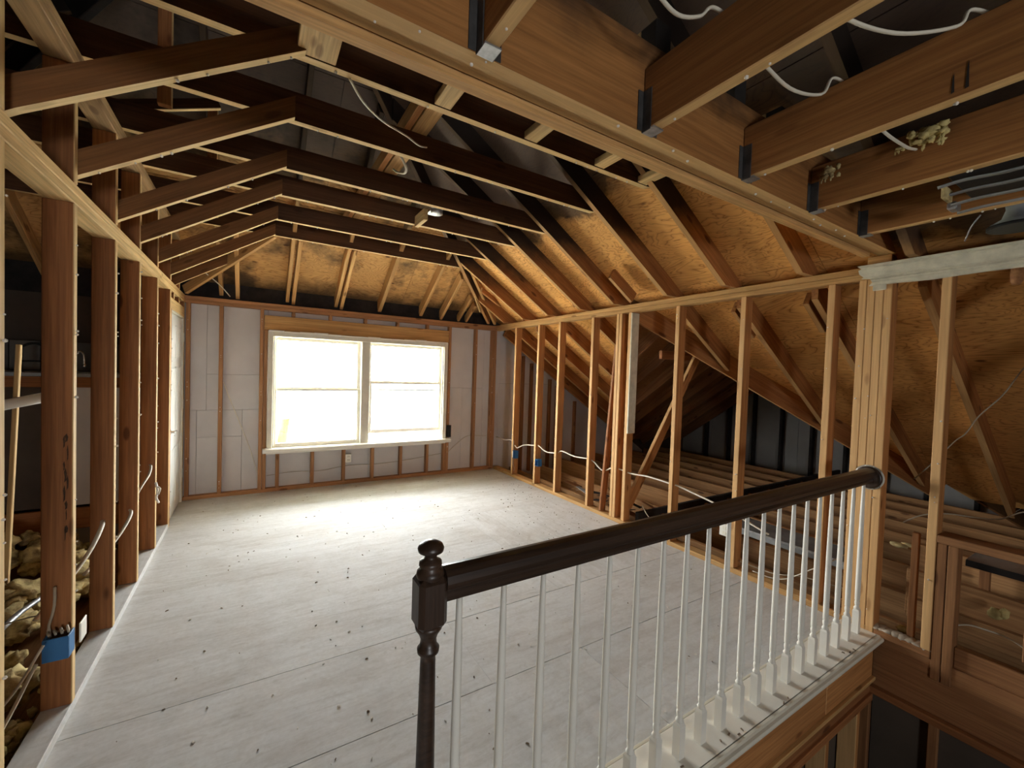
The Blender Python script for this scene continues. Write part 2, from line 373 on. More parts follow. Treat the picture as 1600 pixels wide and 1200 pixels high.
def lumps(name, spots, mat, parent=None, amp=0.5, sub=2, freq=9.0):
    """rough tufts: displaced spheres (x,y,z,rx,ry,rz)"""
    import bmesh
    bm = bmesh.new(); o0 = Vector(spots[0][:3])
    for (x, y, z, rx, ry, rz) in spots:
        r = bmesh.ops.create_icosphere(bm, subdivisions=sub, radius=1.0); sd = Vector((random.random()*50, random.random()*50, random.random()*50))
        for v in r['verts']:
            d = v.co.normalized(); f = 1 + 0.55*amp*noise.noise(d*1.7+sd) + 0.4*amp*noise.noise(d*4.5+sd) + 0.32*amp*noise.noise(d*11+sd)
            v.co = Vector((d.x*rx*f + x, d.y*ry*f + y, d.z*rz*f + z)) - o0
    me = bpy.data.meshes.new(name); bm.to_mesh(me); bm.free()
    me.polygons.foreach_set('use_smooth', [True]*len(me.polygons))
    return link(name, me, mat, parent, Matrix.Translation(o0))
def clip(poly, a, b, c):
    """keep a*x+b*y<=c of a plan polygon"""
    out = []
    for i in range(len(poly)):
        p, q = poly[i], poly[(i+1) % len(poly)]; dp, dq = a*p[0]+b*p[1]-c, a*q[0]+b*q[1]-c
        if dp <= 0: out.append(p)
        if dp*dq < 0:
            t = dp/(dp-dq); out.append((p[0]+t*(q[0]-p[0]), p[1]+t*(q[1]-p[1])))
    return out
def sheets(name, xs, ys_rows, zf, n, mat, parent, clips, xdir, gap=0.002, th=0.016):
    for i in range(len(xs)-1):
        ys = ys_rows[i % len(ys_rows)]
        for j in range(len(ys)-1):
            p = [(xs[i]+gap, ys[j]+gap), (xs[i+1]-gap, ys[j]+gap), (xs[i+1]-gap, ys[j+1]-gap), (xs[i]+gap, ys[j+1]-gap)]
            for cl in clips:
                p = clip(p, *cl)
                if len(p) < 3: break
            if len(p) < 3: continue
            q = [p[k] for k in range(len(p)) if (Vector(p[k])-Vector(p[k-1])).length > 1e-4]
            if len(q) < 3: continue
            ar = abs(sum(q[k-1][0]*q[k][1]-q[k][0]*q[k-1][1] for k in range(len(q))))/2
            if ar < 0.004: continue
            prism(name, [(x, y, zf(x, y)) for (x, y) in q], n, th, mat, parent, xdir)

# ================================================================== SETTING
XL, XR, YB = -0.60, 3.02, 5.36
# ---------------- floor
fl = struct('floor', 'dusty whitish plywood subfloor of the gutted attic room', 'floor')
rows = [(1.055, 1.62), (1.62, 2.15), (2.15, 3.72), (3.72, 4.85), (4.85, 5.44)]
cuts = [[-0.69, 1.475, 3.11], [-0.69, 0.95, 3.11], [-0.69, 1.75, 3.11], [-0.69, 1.02, 3.11], [-0.69, 1.9, 3.11]]
for (y0, y1), cx in zip(rows, cuts):
    for a, b in zip(cx, cx[1:]):
        gx = 0.001 if y0 < 1.1 else 0.0002; g0 = 0.0013 if y0 < 2.2 else 0.0006; g1_ = 0.0013 if y1 < 2.2 else 0.0006
        bx('plywood_panel', (a+gx, b-gx), (y0+g0, y1-g1_), (-0.019, random.uniform(-0.0006, 0)), 'floor', fl, 0.0012 if y0 < 1.1 else 0.0006)
bx('plywood_panel', (-0.69, 0.31), (-0.9, 1.052), (-0.019, 0), 'floor', fl)
bx('plywood_panel', (-0.69, 0.31), (-3.38, -0.903), (-0.019, 0), 'floor', fl)
bx('floor_joist_edge', (0.27, 0.31), (-3.38, 0.87), (-0.28, -0.02), 'old', fl)
for k in range(5):
    bx('floor_beam', (-0.65, 3.1), (1.15+k*1.02, 1.19+k*1.02), (-0.24, -0.02), 'old', fl)

# ---------------- left stud wall
wl = struct('wall_left', 'open stud wall beside the dark kitchen, drywall stripped away', 'wall')
bx('bottom_plate', (-0.69, XL), (-3.3, 4.56), (0, 0.038), 'floor', wl)
mesh_c = [1.73, 2.30, 2.873, 3.40, 3.96]
for k, y in enumerate([0.62, 1.17] + mesh_c):
    bx('stud', (-0.689, XL), (y, y+0.038), (0.038, 2.022), 'stud_b', wl)
    bx('cripple_stud', (-0.689, XL), (y, y+0.038), (2.10, 2.55), 'stud_b', wl)
for y in (4.515, 4.556): bx('door_stud', (-0.689, XL), (y, y+0.038), (0.0, 2.022 if y < 4.53 else 1.87), 'stud' if y > 4.53 else 'stud_b', wl)
bx('door_stud', (-0.689, XL), (5.33, 5.368), (0, 2.022), 'stud_b', wl)
bx('door_header', (-0.689, XL), (4.556, 5.33), (1.872, 1.965), 'pale', wl)
for y in (4.70, 5.0): bx('cripple_stud', (-0.689, XL), (y, y+0.038), (1.967, 2.022), 'stud_b', wl)
for y in (4.515, 5.0): bx('cripple_stud', (-0.689, XL), (y, y+0.038), (2.10, 2.55), 'stud_b', wl)
bx('top_plate', (-0.689, XL), (0.4, 5.45), (2.022, 2.060), 'pale', wl)
bx('top_plate', (-0.689, XL), (0.4, 5.45), (2.0605, 2.099), 'pale', wl)
bx('upper_plate', (-0.689, XL), (0.4, 5.40), (2.552, 2.589), 'runner', wl)
bx('upper_plate', (-0.689, XL), (0.4, 5.40), (2.5905, 2.628), 'runner', wl)
random.seed(9)
for k in range(11):
    z = 0.70+k*0.040+random.uniform(-0.01, 0.01); xg = -0.622+random.uniform(-0.006, 0.008); w_ = random.uniform(0.003, 0.009); h_ = random.uniform(0.03, 0.07)
    prism('split_gouge', [(xg, 2.2995, z), (xg+w_*0.8, 2.2995, z+h_*0.15), (xg+w_, 2.2995, z+h_*0.6), (xg+w_*0.5, 2.2995, z+h_), (xg-w_*0.2, 2.2995, z+h_*0.7), (xg+w_*0.15, 2.2995, z+h_*0.35)], (0, -1, 0), 0.0006, 'gouge', wl)
# ---------------- back wall
wb = struct('wall_back', 'exposed stud wall around the window, grey foam board behind', 'wall')
bx('bottom_plate', (XL, XR), (YB, 5.43), (0, 0.038), 'stud_k', wb)
bx('top_plate', (-0.69, 3.02), (YB, 5.449), (2.022, 2.056), 'stud_k', wb)
bx('top_plate', (-0.69, 3.02), (YB, 5.449), (2.0575, 2.092), 'stud_k', wb)
for x in (-0.59, -0.312, 0.055, 2.272, 2.672, 2.945, 2.985):
    bx('stud_k', (x, x+0.036), (YB, 5.43), (0.038, 2.022), 'stud_k', wb)
for x in (0.094, 2.233): bx('trimmer_stud', (x, x+0.036), (YB+0.004, 5.43), (0.038, 1.80), 'stud_k', wb)
bx('window_header', (0.094, 2.269), (YB+0.002, 5.43), (1.802, 1.962), 'plate', wb)
for x in (0.36, 0.75, 1.15, 1.55, 1.95): bx('cripple_stud', (x, x+0.036), (YB+0.006, 5.43), (1.963, 2.022), 'stud_k', wb)
for x in (0.225, 0.583, 0.930, 1.271, 1.629, 1.987): bx('cripple_stud', (x, x+0.036), (YB+0.003, 5.43), (0.038, 0.43), 'stud_k', wb)
bx('sill_plate', (0.13, 2.233), (YB+0.002, 5.43), (0.43, 0.462), 'stud_k', wb)
def foam(x0, x1, z0, z1, dy=0.0): bx('foam_board', (x0, x1), (5.432+dy, 5.452+dy), (z0, z1), 'foam', wb, 0.002)
foam(-0.69, -0.42, 0.92, 2.09); foam(-0.69, -0.50, 0, 0.918, 0.002); foam(-0.418, 0.13, 1.30, 2.09, 0.003); foam(-0.498, -0.10, 0.0, 0.63, 0.003)
foam(-0.498, -0.10, 0.632, 0.918); foam(-0.418, 0.13, 0.92, 1.298); foam(-0.098, 0.13, 0, 0.918)
foam(0.132, 1.25, 0, 0.46); foam(1.252, 2.23, 0, 0.46, 0.002); foam(0.132, 2.23, 1.80, 2.09)
foam(2.232, 2.52, 0.0, 1.18); foam(2.522, 2.85, 0.0, 1.18, 0.002); foam(2.232, 2.85, 1.182, 2.09, 0.003); foam(2.852, 3.12, 0, 2.09)
ATT = [3.122, 3.60, 4.1, 4.6, 5.1, 5.7, 6.3]
for k, (x0, x1) in enumerate(zip(ATT, ATT[1:])):
    zl = lambda x: 2.62-0.64*(x-2.09)+0.11
    zm_ = 1.25 if x1 < 4.2 else 0.0
    if zm_: foam(x0, x1-0.002, -0.2, 1.25, 0.001)
    prism('foam_board', [(x0, 5.434, zm_+0.002 if zm_ else -0.2), (x1-0.002, 5.434, zm_+0.002 if zm_ else -0.2), (x1-0.002, 5.434, max(-0.1, zl(x1))), (x0, 5.434, zl(x0))], (0, 1, 0), 0.02, 'foam', wb, (1, 0, 0))
for x in (3.50, 3.66, 4.02, 4.17, 4.55, 4.95): bx('attic_stud', (x, x+0.036), (5.37, 5.43), (-0.1, max(0.3, 2.0-0.667*(x-3.02))), 'old', wb)
# outer sheathing with the window opening
HX0, HX1, HZ0, HZ1 = 0.12, 2.25, 0.468, 1.79
for (x0, x1, z0, z1) in ((-4.2, HX0, -3.2, 4.7), (HX1, 7.8, -3.2, 4.7), (HX0, HX1, -3.2, HZ0), (HX0, HX1, HZ1, 4.7)):
    bx('outer_sheathing', (x0, x1), (5.475, 5.53), (z0, z1), 'dim', wb, 0.0005)

# ---------------- right stud wall
wr = struct('wall_right', 'open stud wall between the room and the side attic', 'wall')
bx('bottom_plate', (XR, 3.109), (0.90, YB), (0.0, 0.038), 'plate', wr)
bx('top_plate', (XR, 3.109), (0.3, 5.449), (2.026, 2.062), 'plate', wr)
bx('top_plate', (XR, 3.109), (0.3, 5.449), (2.0635, 2.10), 'plate', wr)
for k, yf in enumerate((4.86, 4.325, 3.906, 3.344, 2.308, 1.755, 1.209)):
    bx('stud', (XR, 3.109), (yf-0.038, yf), (0.038, 2.026), 'stud', wr)
for yf in (2.988, 2.95): bx('post_stud', (XR, 3.109), (yf-0.036, yf), (0.038, 2.026), 'stud', wr)
bx('post_stud', (XR+0.005, 3.109), (2.80, 2.838), (0.038, 2.026), 'stud', wr)
bx('painted_jamb', (XR-0.004, 3.112), (2.782, 2.799), (0.88, 2.02), 'crown', wr)
for k in range(4): bx('post_ply', (XR, 3.109), (0.9005+k*0.0385, 0.9375+k*0.0385), (-0.02, 2.026), 'stud', wr)
bx('stud', (XR, 3.109), (0.665, 0.703), (0.038, 2.026), 'stud', wr)
bx('stud', (XR+0.06, 3.109), (0.745, 0.775), (0.038, 0.62), 'old', wr)
bx('bottom_plate', (XR, 3.109), (0.665, 0.899), (-0.0, 0.037), 'old', wr)
bx('opening_sill', (XR, 3.14), (-0.6, 0.664), (0.615, 0.655), 'old', wr)
for y in (0.585, 0.626): bx('cripple_stud', (XR+0.004, 3.109), (y, y+0.037), (-0.10, 0.614), 'old', wr)
bx('cripple_stud', (XR+0.02, 3.109), (0.30, 0.365), (0.16, 0.614), 'old', wr)
bx('stud', (XR+0.04, 3.14), (0.26, 0.298), (0.16, 2.02), 'old', wr)
bx('band_board', (XR+0.012, 3.05), (-0.7, 0.898), (-0.285, -0.001), 'old', wr)
bx('lower_plate', (XR-0.02, 3.109), (-0.9, 0.898), (-0.325, -0.287), 'stud_b', wr)
for y in (0.62, 0.2): bx('lower_stud', (XR+0.01, 3.10), (y, y+0.038), (-2.6, -0.326), 'old', wr)
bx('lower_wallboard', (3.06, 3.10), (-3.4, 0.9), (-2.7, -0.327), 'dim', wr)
bx('dark_panel', (XR+0.03, 3.07), (-0.3, 0.584), (-0.10, 0.10), 'old', wr)
bx('stud', (XR, 3.109), (-0.3, -0.262), (0.038, 2.02), 'stud', wr)

# ---------------- roof over the right side
s = 0.64
def zM(x): return 2.62 - s*(x-2.09)
def zH(y): return 2.13 + s*(5.4-y)
VD = 0.14*math.sqrt(1+s*s)
ZRG = zM(0.0)
HY0 = 5.4 - (ZRG-2.13)/s      # y where the hip meets the ridge
VA, VB = 0.62, 4.734         # valley line in plan: y = VB - VA*x
rr = struct('roof_right', 'sloping roof of plywood sheets and rafters above the side attic', 'roof')
nM = (s, 0, 1)
zfM = lambda x, y: zM(x) + VD
sheets('plywood_sheet', [0.0, 1.0, 2.02, 3.03], [[-3.4, -1.0, 1.26, 3.68, 5.6], [-3.4, -2.1, 0.26, 2.32, 4.5, 5.6]], zfM, nM, 'ply', rr, [(-1, 1, HY0), (0, 1, 5.455)], (0, 1, 0))
sheets('plywood_sheet', [3.03, 4.05, 5.06, 5.9], [[-3.4, -1.0, 1.26, 3.7], [-3.4, -2.1, 0.26, 2.32, 4.5]], zfM, nM, 'ply', rr, [(VA, 1, VB)], (0, 1, 0))
sheets('plywood_sheet', [3.03, 4.05, 5.06, 5.9], [[2.0, 3.68, 5.6], [2.3, 4.5, 5.6]], zfM, nM, 'ply', rr, [(0.914, -1, 0.914*3.05-2.84), (0, 1, 5.455)], (0, 1, 0))
RAF = [-2.0, -1.45, -0.9, -0.34, 0.24, 0.82, 1.34, 1.84, 2.345, 2.945, 3.42, 4.0, 4.52, 5.0, 5.37]
for y in RAF:
    x0 = max(0.02, y-HY0+0.03)
    if y < 2.84: x1 = min(5.75, (VB-y)/VA - 0.02)
    else: x1 = min(5.75, 3.05+(y-2.84)/0.914)
    zt = lambda x: zM(x)+VD
    xn = 2.09 - (2.103-2.62)/s       # seat cut over the top plate
    if x0 < xn - 0.2:
        prism('rafter', [(x0, y, zM(x0)), (xn, y, 2.103), (3.114, y, 2.103), (3.114, y, zM(3.114)), (x1, y, zM(x1)), (x1, y, zt(x1)), (x0, y, zt(x0))], (0, -1, 0), 0.038, 'rafter', rr, (1, 0, -s))
    else:
        slope('rafter', (3.12, y-0.019, zM(3.12)), (x1, y-0.019, zM(x1)), 0.14, 0.038, 'rafter', rr)
slope('valley_rafter', (3.06, VB-VA*3.06, zM(3.06)-0.03), (5.6, VB-VA*5.6, zM(5.6)-0.03), 0.185, 0.04, 'rafter', rr)
slope('valley_rafter', (3.12, 2.92, zM(3.12)-0.03), (5.6, 5.17, zM(5.6)-0.03), 0.185, 0.04, 'old', rr)
slope('hip_rafter', (2.86, 5.34, 2.105), (0.06, HY0+0.06, ZRG-0.04), 0.17, 0.04, 'rafter', rr)
for (y, xa, xb) in ((2.70, 2.62, 2.90), (1.88, 3.13, 3.42), (1.38, 3.13, 3.40)):
    slope('sister_board', (xa, y, zM(xa)-0.01), (xb, y, zM(xb)-0.01), 0.10, 0.036, 'rafter', rr)
for (y, x) in ((3.42, 2.86), (4.0, 2.9), (4.52, 2.93)):
    slope('rafter_block', (x, y+0.02, zM(x)+0.0), (x+0.14, y+0.02, zM(x)+0.09), 0.06, 0.036, 'rafter', rr)
# cross roof behind the valley
sheets('plywood_sheet', [3.0, 4.2, 5.4, 6.6, 7.6], [[2.84, 4.0, 5.46]], lambda x, y: 2.0-0.73*(y-2.84)+0.16, (0, 0.73, 1), 'ply_old', rr, [(-0.914, 1, 2.84-0.914*3.05)], (1, 0, 0))
sheets('plywood_sheet', [3.0, 4.2, 5.4, 6.6, 7.6], [[-1.0, 0.9, 2.84]], lambda x, y: 2.0+1.03*(y-2.84)+0.17, (0, -1.03, 1), 'ply_old', rr, [(-VA, -1, -VB)], (1, 0, 0))
for k in range(8):
    x = 3.72+0.5*k; y1 = min(5.35, 2.84+0.914*(x-3.05))
    slope('rafter', (x, 2.87, 1.98), (x, y1, 2.0-0.73*(y1-2.84)), 0.13, 0.04, 'old', rr)
bx('ridge_board', (3.2, 7.5), (2.825, 2.86), (1.98, 2.15), 'old', rr)
bx('collar_board', (3.70, 4.34), (2.98, 3.018), (1.62, 1.71), 'stud_b', rr)

# ---------------- hip end of the roof
rb = struct('roof_back', 'smoke-stained plywood hip roof above the window wall', 'roof')
zfH = lambda x, y: zH(y) + VD
def hip_sheets():
    ys = [HY0, 3.42, 4.43, 5.455]
    for j in range(3):
        xs = [-3.0, -1.9, 0.55, 2.99] if j % 2 else [-3.0, -0.7, 1.62, 3.0]
        for a, b in zip(xs, xs[1:]):
            p = [(a+0.002, ys[j]+0.002), (b-0.002, ys[j]+0.002), (b-0.002, ys[j+1]-0.002), (a+0.002, ys[j+1]-0.002)]
            for cl in ((1, -1, -HY0), (-1, -1, -HY0)):
                p = clip(p, *cl)
                if len(p) < 3: break
            if len(p) < 3: continue
            p = [p[k] for k in range(len(p)) if (Vector(p[k])-Vector(p[k-1])).length > 1e-4]
            prism('plywood_sheet', [(x, y, zfH(x, y)) for x, y in p], (0, s, 1), 0.016, 'ply_hip', rb, (1, 0, 0))
hip_sheets()
for (x, w, t) in ((-0.30, 0.14, 0.036), (-0.155, 0.09, 0.036), (0.315, 0.14, 0.036), (0.375, 0.09, 0.036), (0.83, 0.14, 0.036), (0.89, 0.09, 0.036), (1.345, 0.14, 0.045), (1.885, 0.14, 0.04), (2.17, 0.12, 0.036), (2.43, 0.09, 0.03), (2.55, 0.09, 0.03), (-1.0, 0.14, 0.04), (-1.6, 0.14, 0.04)):
    y0 = 5.43; ytop = max(abs(x)+HY0+0.04, HY0+0.06)
    if w < 0.13: ytop = max(ytop, 4.62)
    slope('jack_rafter', (x, y0, zH(y0)+(0.02 if w > 0.13 else 0.0)), (x, ytop, zH(ytop)+(0.02 if w > 0.13 else 0)), w, t, 'jack', rb)
slope('hip_rafter', (-2.8, 5.40, 2.10), (-0.05, HY0+0.05, ZRG-0.08), 0.17, 0.04, 'charcoal', rb)
slope('ceiling_hip_board', (-0.585, 5.35, 2.105), (0.165, 4.60, 2.625), 0.09, 0.036, 'jack', rb)
slope('ceiling_hip_board', (2.97, 5.35, 2.105), (2.20, 4.60, 2.615), 0.09, 0.036, 'jack', rb)
slope('brace_stick', (2.36, 4.86, 2.44), (2.60, 5.10, 2.22), 0.03, 0.02, 'pale', rb)
slope('brace_stick', (2.42, 4.74, 2.42), (2.82, 4.95, 2.30), 0.06, 0.03, 'stud', rb)
bx('charred_block', (-2.8, 3.02), (5.452, 5.472), (2.0, 2.42), 'charcoal', rb)
tube('cut_wire', [(-0.42, 5.1, 2.30), (-0.30, 5.25, 2.21), (-0.22, 5.34, 2.12)], 0.005, 'cable', rb, 6, 3)

# ---------------- roof to the left
rl = struct('roof_left', 'dark smoked roof slope over the neighbouring room', 'roof')
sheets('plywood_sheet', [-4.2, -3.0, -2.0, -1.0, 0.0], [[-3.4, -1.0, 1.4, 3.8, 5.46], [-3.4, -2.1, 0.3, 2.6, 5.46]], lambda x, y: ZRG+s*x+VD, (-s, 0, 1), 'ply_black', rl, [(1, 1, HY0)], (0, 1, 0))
for y in RAF[2:]:
    x1 = min(-0.02, -(y-HY0)-0.03)
    if x1 > -3.9: slope('rafter', (-4.1, y, ZRG-s*4.1), (x1, y, ZRG+s*x1), 0.14, 0.038, 'rafter', rl)
bx('ridge_board', (-0.02, 0.018), (-3.4, HY0), (ZRG-0.03, ZRG+0.16), 'charcoal', rl)
for (x, y, z1) in ((-0.45, 2.90, 3.7), (-0.62, 1.95, 3.55), (-0.30, 3.7, 3.4)):
    bx('roof_post', (x, x+0.06), (y, y+0.04), (2.772, z1), 'stud_b', rl)
slope('roof_brace', (-0.8, 3.3, 2.80), (-0.2, 3.35, 3.05), 0.06, 0.035, 'joist_top', rl)

# ---------------- ceiling framing
ce = struct('ceiling', 'bare ceiling framing of smoke-darkened joists, flat in the middle and sloped at one side', 'ceiling')
JY = [1.871, 2.383, 2.981, 3.457, 4.043, 4.555]
for k, y in enumerate(JY):
    # flat joist with its end cut to the roof slope
    x1 = 2.10; xt = x1 - 0.14/s
    prism('flat_joist', [(-4.0, y, 2.63), (x1+0.02, y, 2.63), (x1+0.17, y, 2.685), (x1-0.02, y, 2.77), (-4.0, y, 2.77)], (0, 1, 0), 0.038, 'joist_top', ce, (1, 0, 0))
    # sloped joist nailed to its face
    zb = 2.628; za = zb - s*(0.155+0.60)
    prism('sloped_joist', [(-0.66, y-0.002, 2.10), (XL, y-0.002, za), (0.155, y-0.002, zb), (0.155, y-0.002, zb+0.102), (-0.66, y-0.002, za+0.062)], (0, -1, 0), 0.037, 'joist', ce, (1, 0, 0.66))
for (y, xe) in ((4.985, -0.23),):
    za = 2.628 - s*0.755; ze = za + s*(xe+0.60)
    prism('sloped_joist', [(-0.66, y, 2.10), (XL, y, za), (xe, y, ze), (xe, y, ze+0.10), (-0.66, y, za+0.062)], (0, -1, 0), 0.037, 'joist', ce, (1, 0, 0.66))
bx('strongback', (0.745, 0.835), (1.872, 4.60), (2.772, 2.81), 'plate', ce)
bx('strongback', (0.700, 0.737), (1.872, 4.60), (2.772, 2.86), 'stud', ce)
for (x0, x1, z, ye) in ((0.125, 0.265, 2.632, 1.10), (0.685, 0.765, 2.632, 1.10), (1.175, 1.255, 2.632, 1.10), (1.66, 1.735, 2.632, 1.10), (2.02, 2.10, 2.632, 1.10)):
    bx('ceiling_block', (x0, x1), (ye, 1.868), (z, z+0.038), 'pale', ce)
    bx('block_leg', (x0, x1), (1.028, 1.098), (2.2, z+0.038), 'charcoal', ce)
bx('fixture_block', (1.12, 1.155), (3.22, 3.44), (2.60, 2.69), 'pale', ce)

# ---------------- enclosing house shell
wf = struct('wall_front', 'wall of the landing with an added window opening for fill light', 'wall')
for (x0, x1, z0, z1) in ((-4.2, FWX0, -3.2, 4.7), (FWX1, 7.8, -3.2, 4.7), (FWX0, FWX1, -3.2, FWZ0), (FWX0, FWX1, FWZ1, 4.7)):
    bx('wallboard', (x0, x1), (-3.5, -3.4), (z0, z1), 'drywall', wf, 0.0005)
wo = struct('wall_outer_left', 'outer wall of the dark kitchen', 'wall')
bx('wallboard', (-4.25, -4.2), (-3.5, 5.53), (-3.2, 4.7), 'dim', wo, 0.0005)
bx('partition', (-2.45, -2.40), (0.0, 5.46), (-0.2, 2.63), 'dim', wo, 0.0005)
for y in (2.3, 3.0, 3.7, 4.4, 5.1): bx('partition_stud', (-2.40, -2.32), (y, y+0.038), (-0.2, 2.63), 'old', wo)
wg = struct('wall_gable', 'grey boarded gable wall at the far end of the side attic', 'wall')
for k in range(12):
    bx('wallboard', (7.56, 7.62), (-3.5+k*0.76, -3.5+k*0.76+0.756), (-3.2, 2.6), 'drywall', wg, 0.001)
bx('outer_board', (7.7, 7.8), (-3.5, 5.53), (-3.2, 4.7), 'dim', wg, 0.0005)
for k in range(9): bx('stud', (7.47, 7.558), (1.3+k*0.45, 1.3+k*0.45+0.04), (-0.1, 2.2), 'charcoal', wg)
bx('added_soffit', (-4.2, 7.8), (5.531, 6.58), (1.90, 1.94), 'siding', rb, 0.002)  # unseen eave, added and deepened to cut steep sky light on the floor
bx('added_fascia', (-4.2, 7.8), (6.581, 6.62), (1.865, 2.12), 'siding', rb, 0.002)
rc = struct('roof_sky_blocker', 'unseen flat lid added above the rafters against sky light', 'roof')  # lid over the whole roof, added so no sky light leaks in
bx('blocker_board', (-4.25, 7.8), (-3.5, 5.53), (4.7, 4.75), 'dim', rc, 0.0005)
fb = struct('floor_lower', 'dim floor of the storey below the stairwell', 'floor')
bx('slab', (-4.2, 7.7), (-3.4, 5.47), (-3.2, -2.7), 'dim', fb, 0.001)
bx('kitchen_boards', (-4.2, -0.70), (-3.4, 5.46), (-0.30, -0.20), 'old', fb, 0.001)
bx('attic_boards', (3.12, 7.55), (-3.4, 5.43), (-0.30, -0.26), 'dim', fb, 0.001)

# attic floor joists beyond the right wall
fa = struct('floor_attic', 'bare attic floor joists beside the stud wall', 'floor')
for k in range(9):
    x = 3.30 + 0.42*k
    bx('attic_joist', (x, x+0.04), (-0.8, 5.36), (-0.25, 0.0+0.03*(k > 0)+0.06*(k > 1)), 'attic', fa)
    if k < 8: bx('ceiling_back', (x+0.042, x+0.418), (-0.8, 5.36), (-0.258, -0.22), 'old', fa)

# ================================================================== WINDOW
w1 = struct('window_1', 'twin double-hung window with white frame, overexposed daylight outside', 'window', (1.19, 5.4, 0.47))
Y0, Y1 = 5.325, 5.475
def wb_(name, x, z, y=(Y0, Y1), mat='cream', par=w1): return bx(name, x, y, z, mat, par, 0.004)
wb_('side_jamb', (0.132, 0.185), (0.47, 1.795)); wb_('side_jamb', (2.195, 2.248), (0.47, 1.795))
wb_('head_jamb', (0.186, 2.194), (1.735, 1.795)); wb_('mullion', (1.125, 1.225), (0.47, 1.734), (5.335, Y1))
wb_('jamb_bead', (0.186, 0.200), (0.50, 1.734), (5.345, 5.36)); wb_('jamb_bead', (2.180, 2.194), (0.50, 1.734), (5.345, 5.36))
sl = extrude_profile('window_sill', [(0, -0.018), (0.008, -0.026), (0.16, -0.026), (0.16, 0.02), (0.012, 0.02), (0, 0.010)], (0.095, 5.262, 0.472), (2.30, 5.262, 0.472), 'white', w1, (0, 1, 0))
bx('sill_apron', (0.13, 2.25), (5.335, 5.352), (0.425, 0.455), 'white', w1, 0.003)
def sash(x0, x1, z0, z1, y, fr=0.03, top=None, bot=None, name='sash'):
    t, b = top or fr, bot or fr
    e = link(name, None, None, w1, Matrix.Translation(((x0+x1)/2, y, z0)))
    for (a, c_, d, f) in ((x0, x0+fr, z0, z1), (x1-fr, x1, z0, z1), (x0+fr, x1-fr, z1-t, z1), (x0+fr, x1-fr, z0, z0+b)):
        bx('sash_rail', (a, c_), (y-0.016, y+0.016), (d, f), 'white', e, 0.003)
    bx('glass_pane', (x0+fr, x1-fr), (y-0.002, y+0.002), (z0+b, z1-t), 'glass', e, 0.0003)
sash(0.188, 1.123, 1.135, 1.733, 5.44, 0.034); sash(0.188, 1.123, 0.49, 1.152, 5.40, 0.034, 0.02, 0.045)
sash(1.227, 2.192, 1.225, 1.733, 5.44, 0.034); sash(1.227, 2.192, 0.60, 1.245, 5.40, 0.036, 0.022, 0.045)
bx('storm_rail', (1.227, 2.192), (5.455, 5.47), (1.135, 1.155), 'duct', w1, 0.002)
bx('storm_rail', (1.227, 2.192), (5.455, 5.47), (1.37, 1.376), 'duct', w1, 0.001)
bx('sill_track', (0.186, 2.194), (5.36, 5.475), (0.476, 0.49), 'cream', w1, 0.002)
# ragged paint line along the head
for k in range(14):
    x = 0.14+k*0.15; bx('torn_drywall_edge', (x, x+0.148), (5.318, 5.33), (1.782, 1.793+random.uniform(0.002, 0.014)), 'white', w1, 0.002)
# ================================================================== DOOR
d1 = struct('door_1', 'white six-panel door in the stud wall next to the back corner', 'door', (-0.65, 4.96, 0))
DX0, DX1 = -0.655, -0.618
bx('slab', (DX0, DX1), (4.605, 5.315), (0.012, 1.845), 'door', d1, 0.003)
for (z0, z1) in ((0.13, 0.62), (0.74, 1.36), (1.46, 1.74)):
    for (y0, y1) in ((4.69, 4.93), (4.99, 5.23)):
        bx('raised_panel', (DX1-0.004, DX1+0.006), (y0, y1), (z0, z1), 'door', d1, 0.004)
        for q in ((y0-0.012, y0-0.002, z0-0.012, z1+0.012), (y1+0.002, y1+0.012, z0-0.012, z1+0.012)):
            bx('panel_bead', (DX1-0.003, DX1+0.009), (q[0], q[1]), (q[2], q[3]), 'door', d1, 0.003)
for (y0, y1) in ((4.596, 4.604), (5.316, 5.328)): bx('door_jamb', (-0.689, XL-0.001), (y0, y1), (0, 1.868), 'cream', d1, 0.002)
bx('door_jamb', (-0.689, XL-0.001), (4.605, 5.315), (1.85, 1.868), 'cream', d1, 0.002)
h = lathe('door_handle', [(0.026, 0), (0.026, 0.008), (0.01, 0.012), (0.01, 0.035), (0.0, 0.037)], 'chrome', d1, (DX1, 4.675, 0.80), 14, 'x')
tube('lever', [(DX1+0.033, 4.675, 0.80), (DX1+0.037, 4.72, 0.803), (DX1+0.036, 4.775, 0.798)], 0.008, 'chrome', h, 8, 4)
for z in (0.25, 0.95, 1.62): bx('hinge', (DX1, XL+0.004), (5.312, 5.34), (z, z+0.09), 'cream', d1, 0.002)

# ================================================================== SUPPORT BEAM
sb = thing('support_beam', 'long laminated ceiling beam of three planks resting on the corner post', 'beam', (1.2, 0.98, 2.14))
def plz(x): return zM(x) + VD - 0.012
for k, (ya, yb, zb, xe, mt) in enumerate(((0.900, 0.944, 2.155, 3.04, 'beam'), (0.950, 0.985, 2.164, 3.07, 'beam'), (0.991, 1.024, 2.145, 2.96, 'plate'))):
    xs_ = -0.60; xt = 2.09 - (2.426-VD+0.012-2.62)/s
    prism('beam_plank', [(xs_, ya, zb), (xe, ya, zb), (xe, ya, max(zb+0.004, min(2.426, plz(xe)))), (xt, ya, 2.426), (xs_, ya, 2.426)], (0, 1, 0), yb-ya, mt, sb, (1, 0, 0))
bx('bearing_block', (3.022, 3.10), (0.91, 1.02), (2.101, 2.154), 'plate', sb)
bx('ragged_lath', (0.75, 2.75), (1.026, 1.034), (2.150, 2.156), 'pale', sb, 0.001)
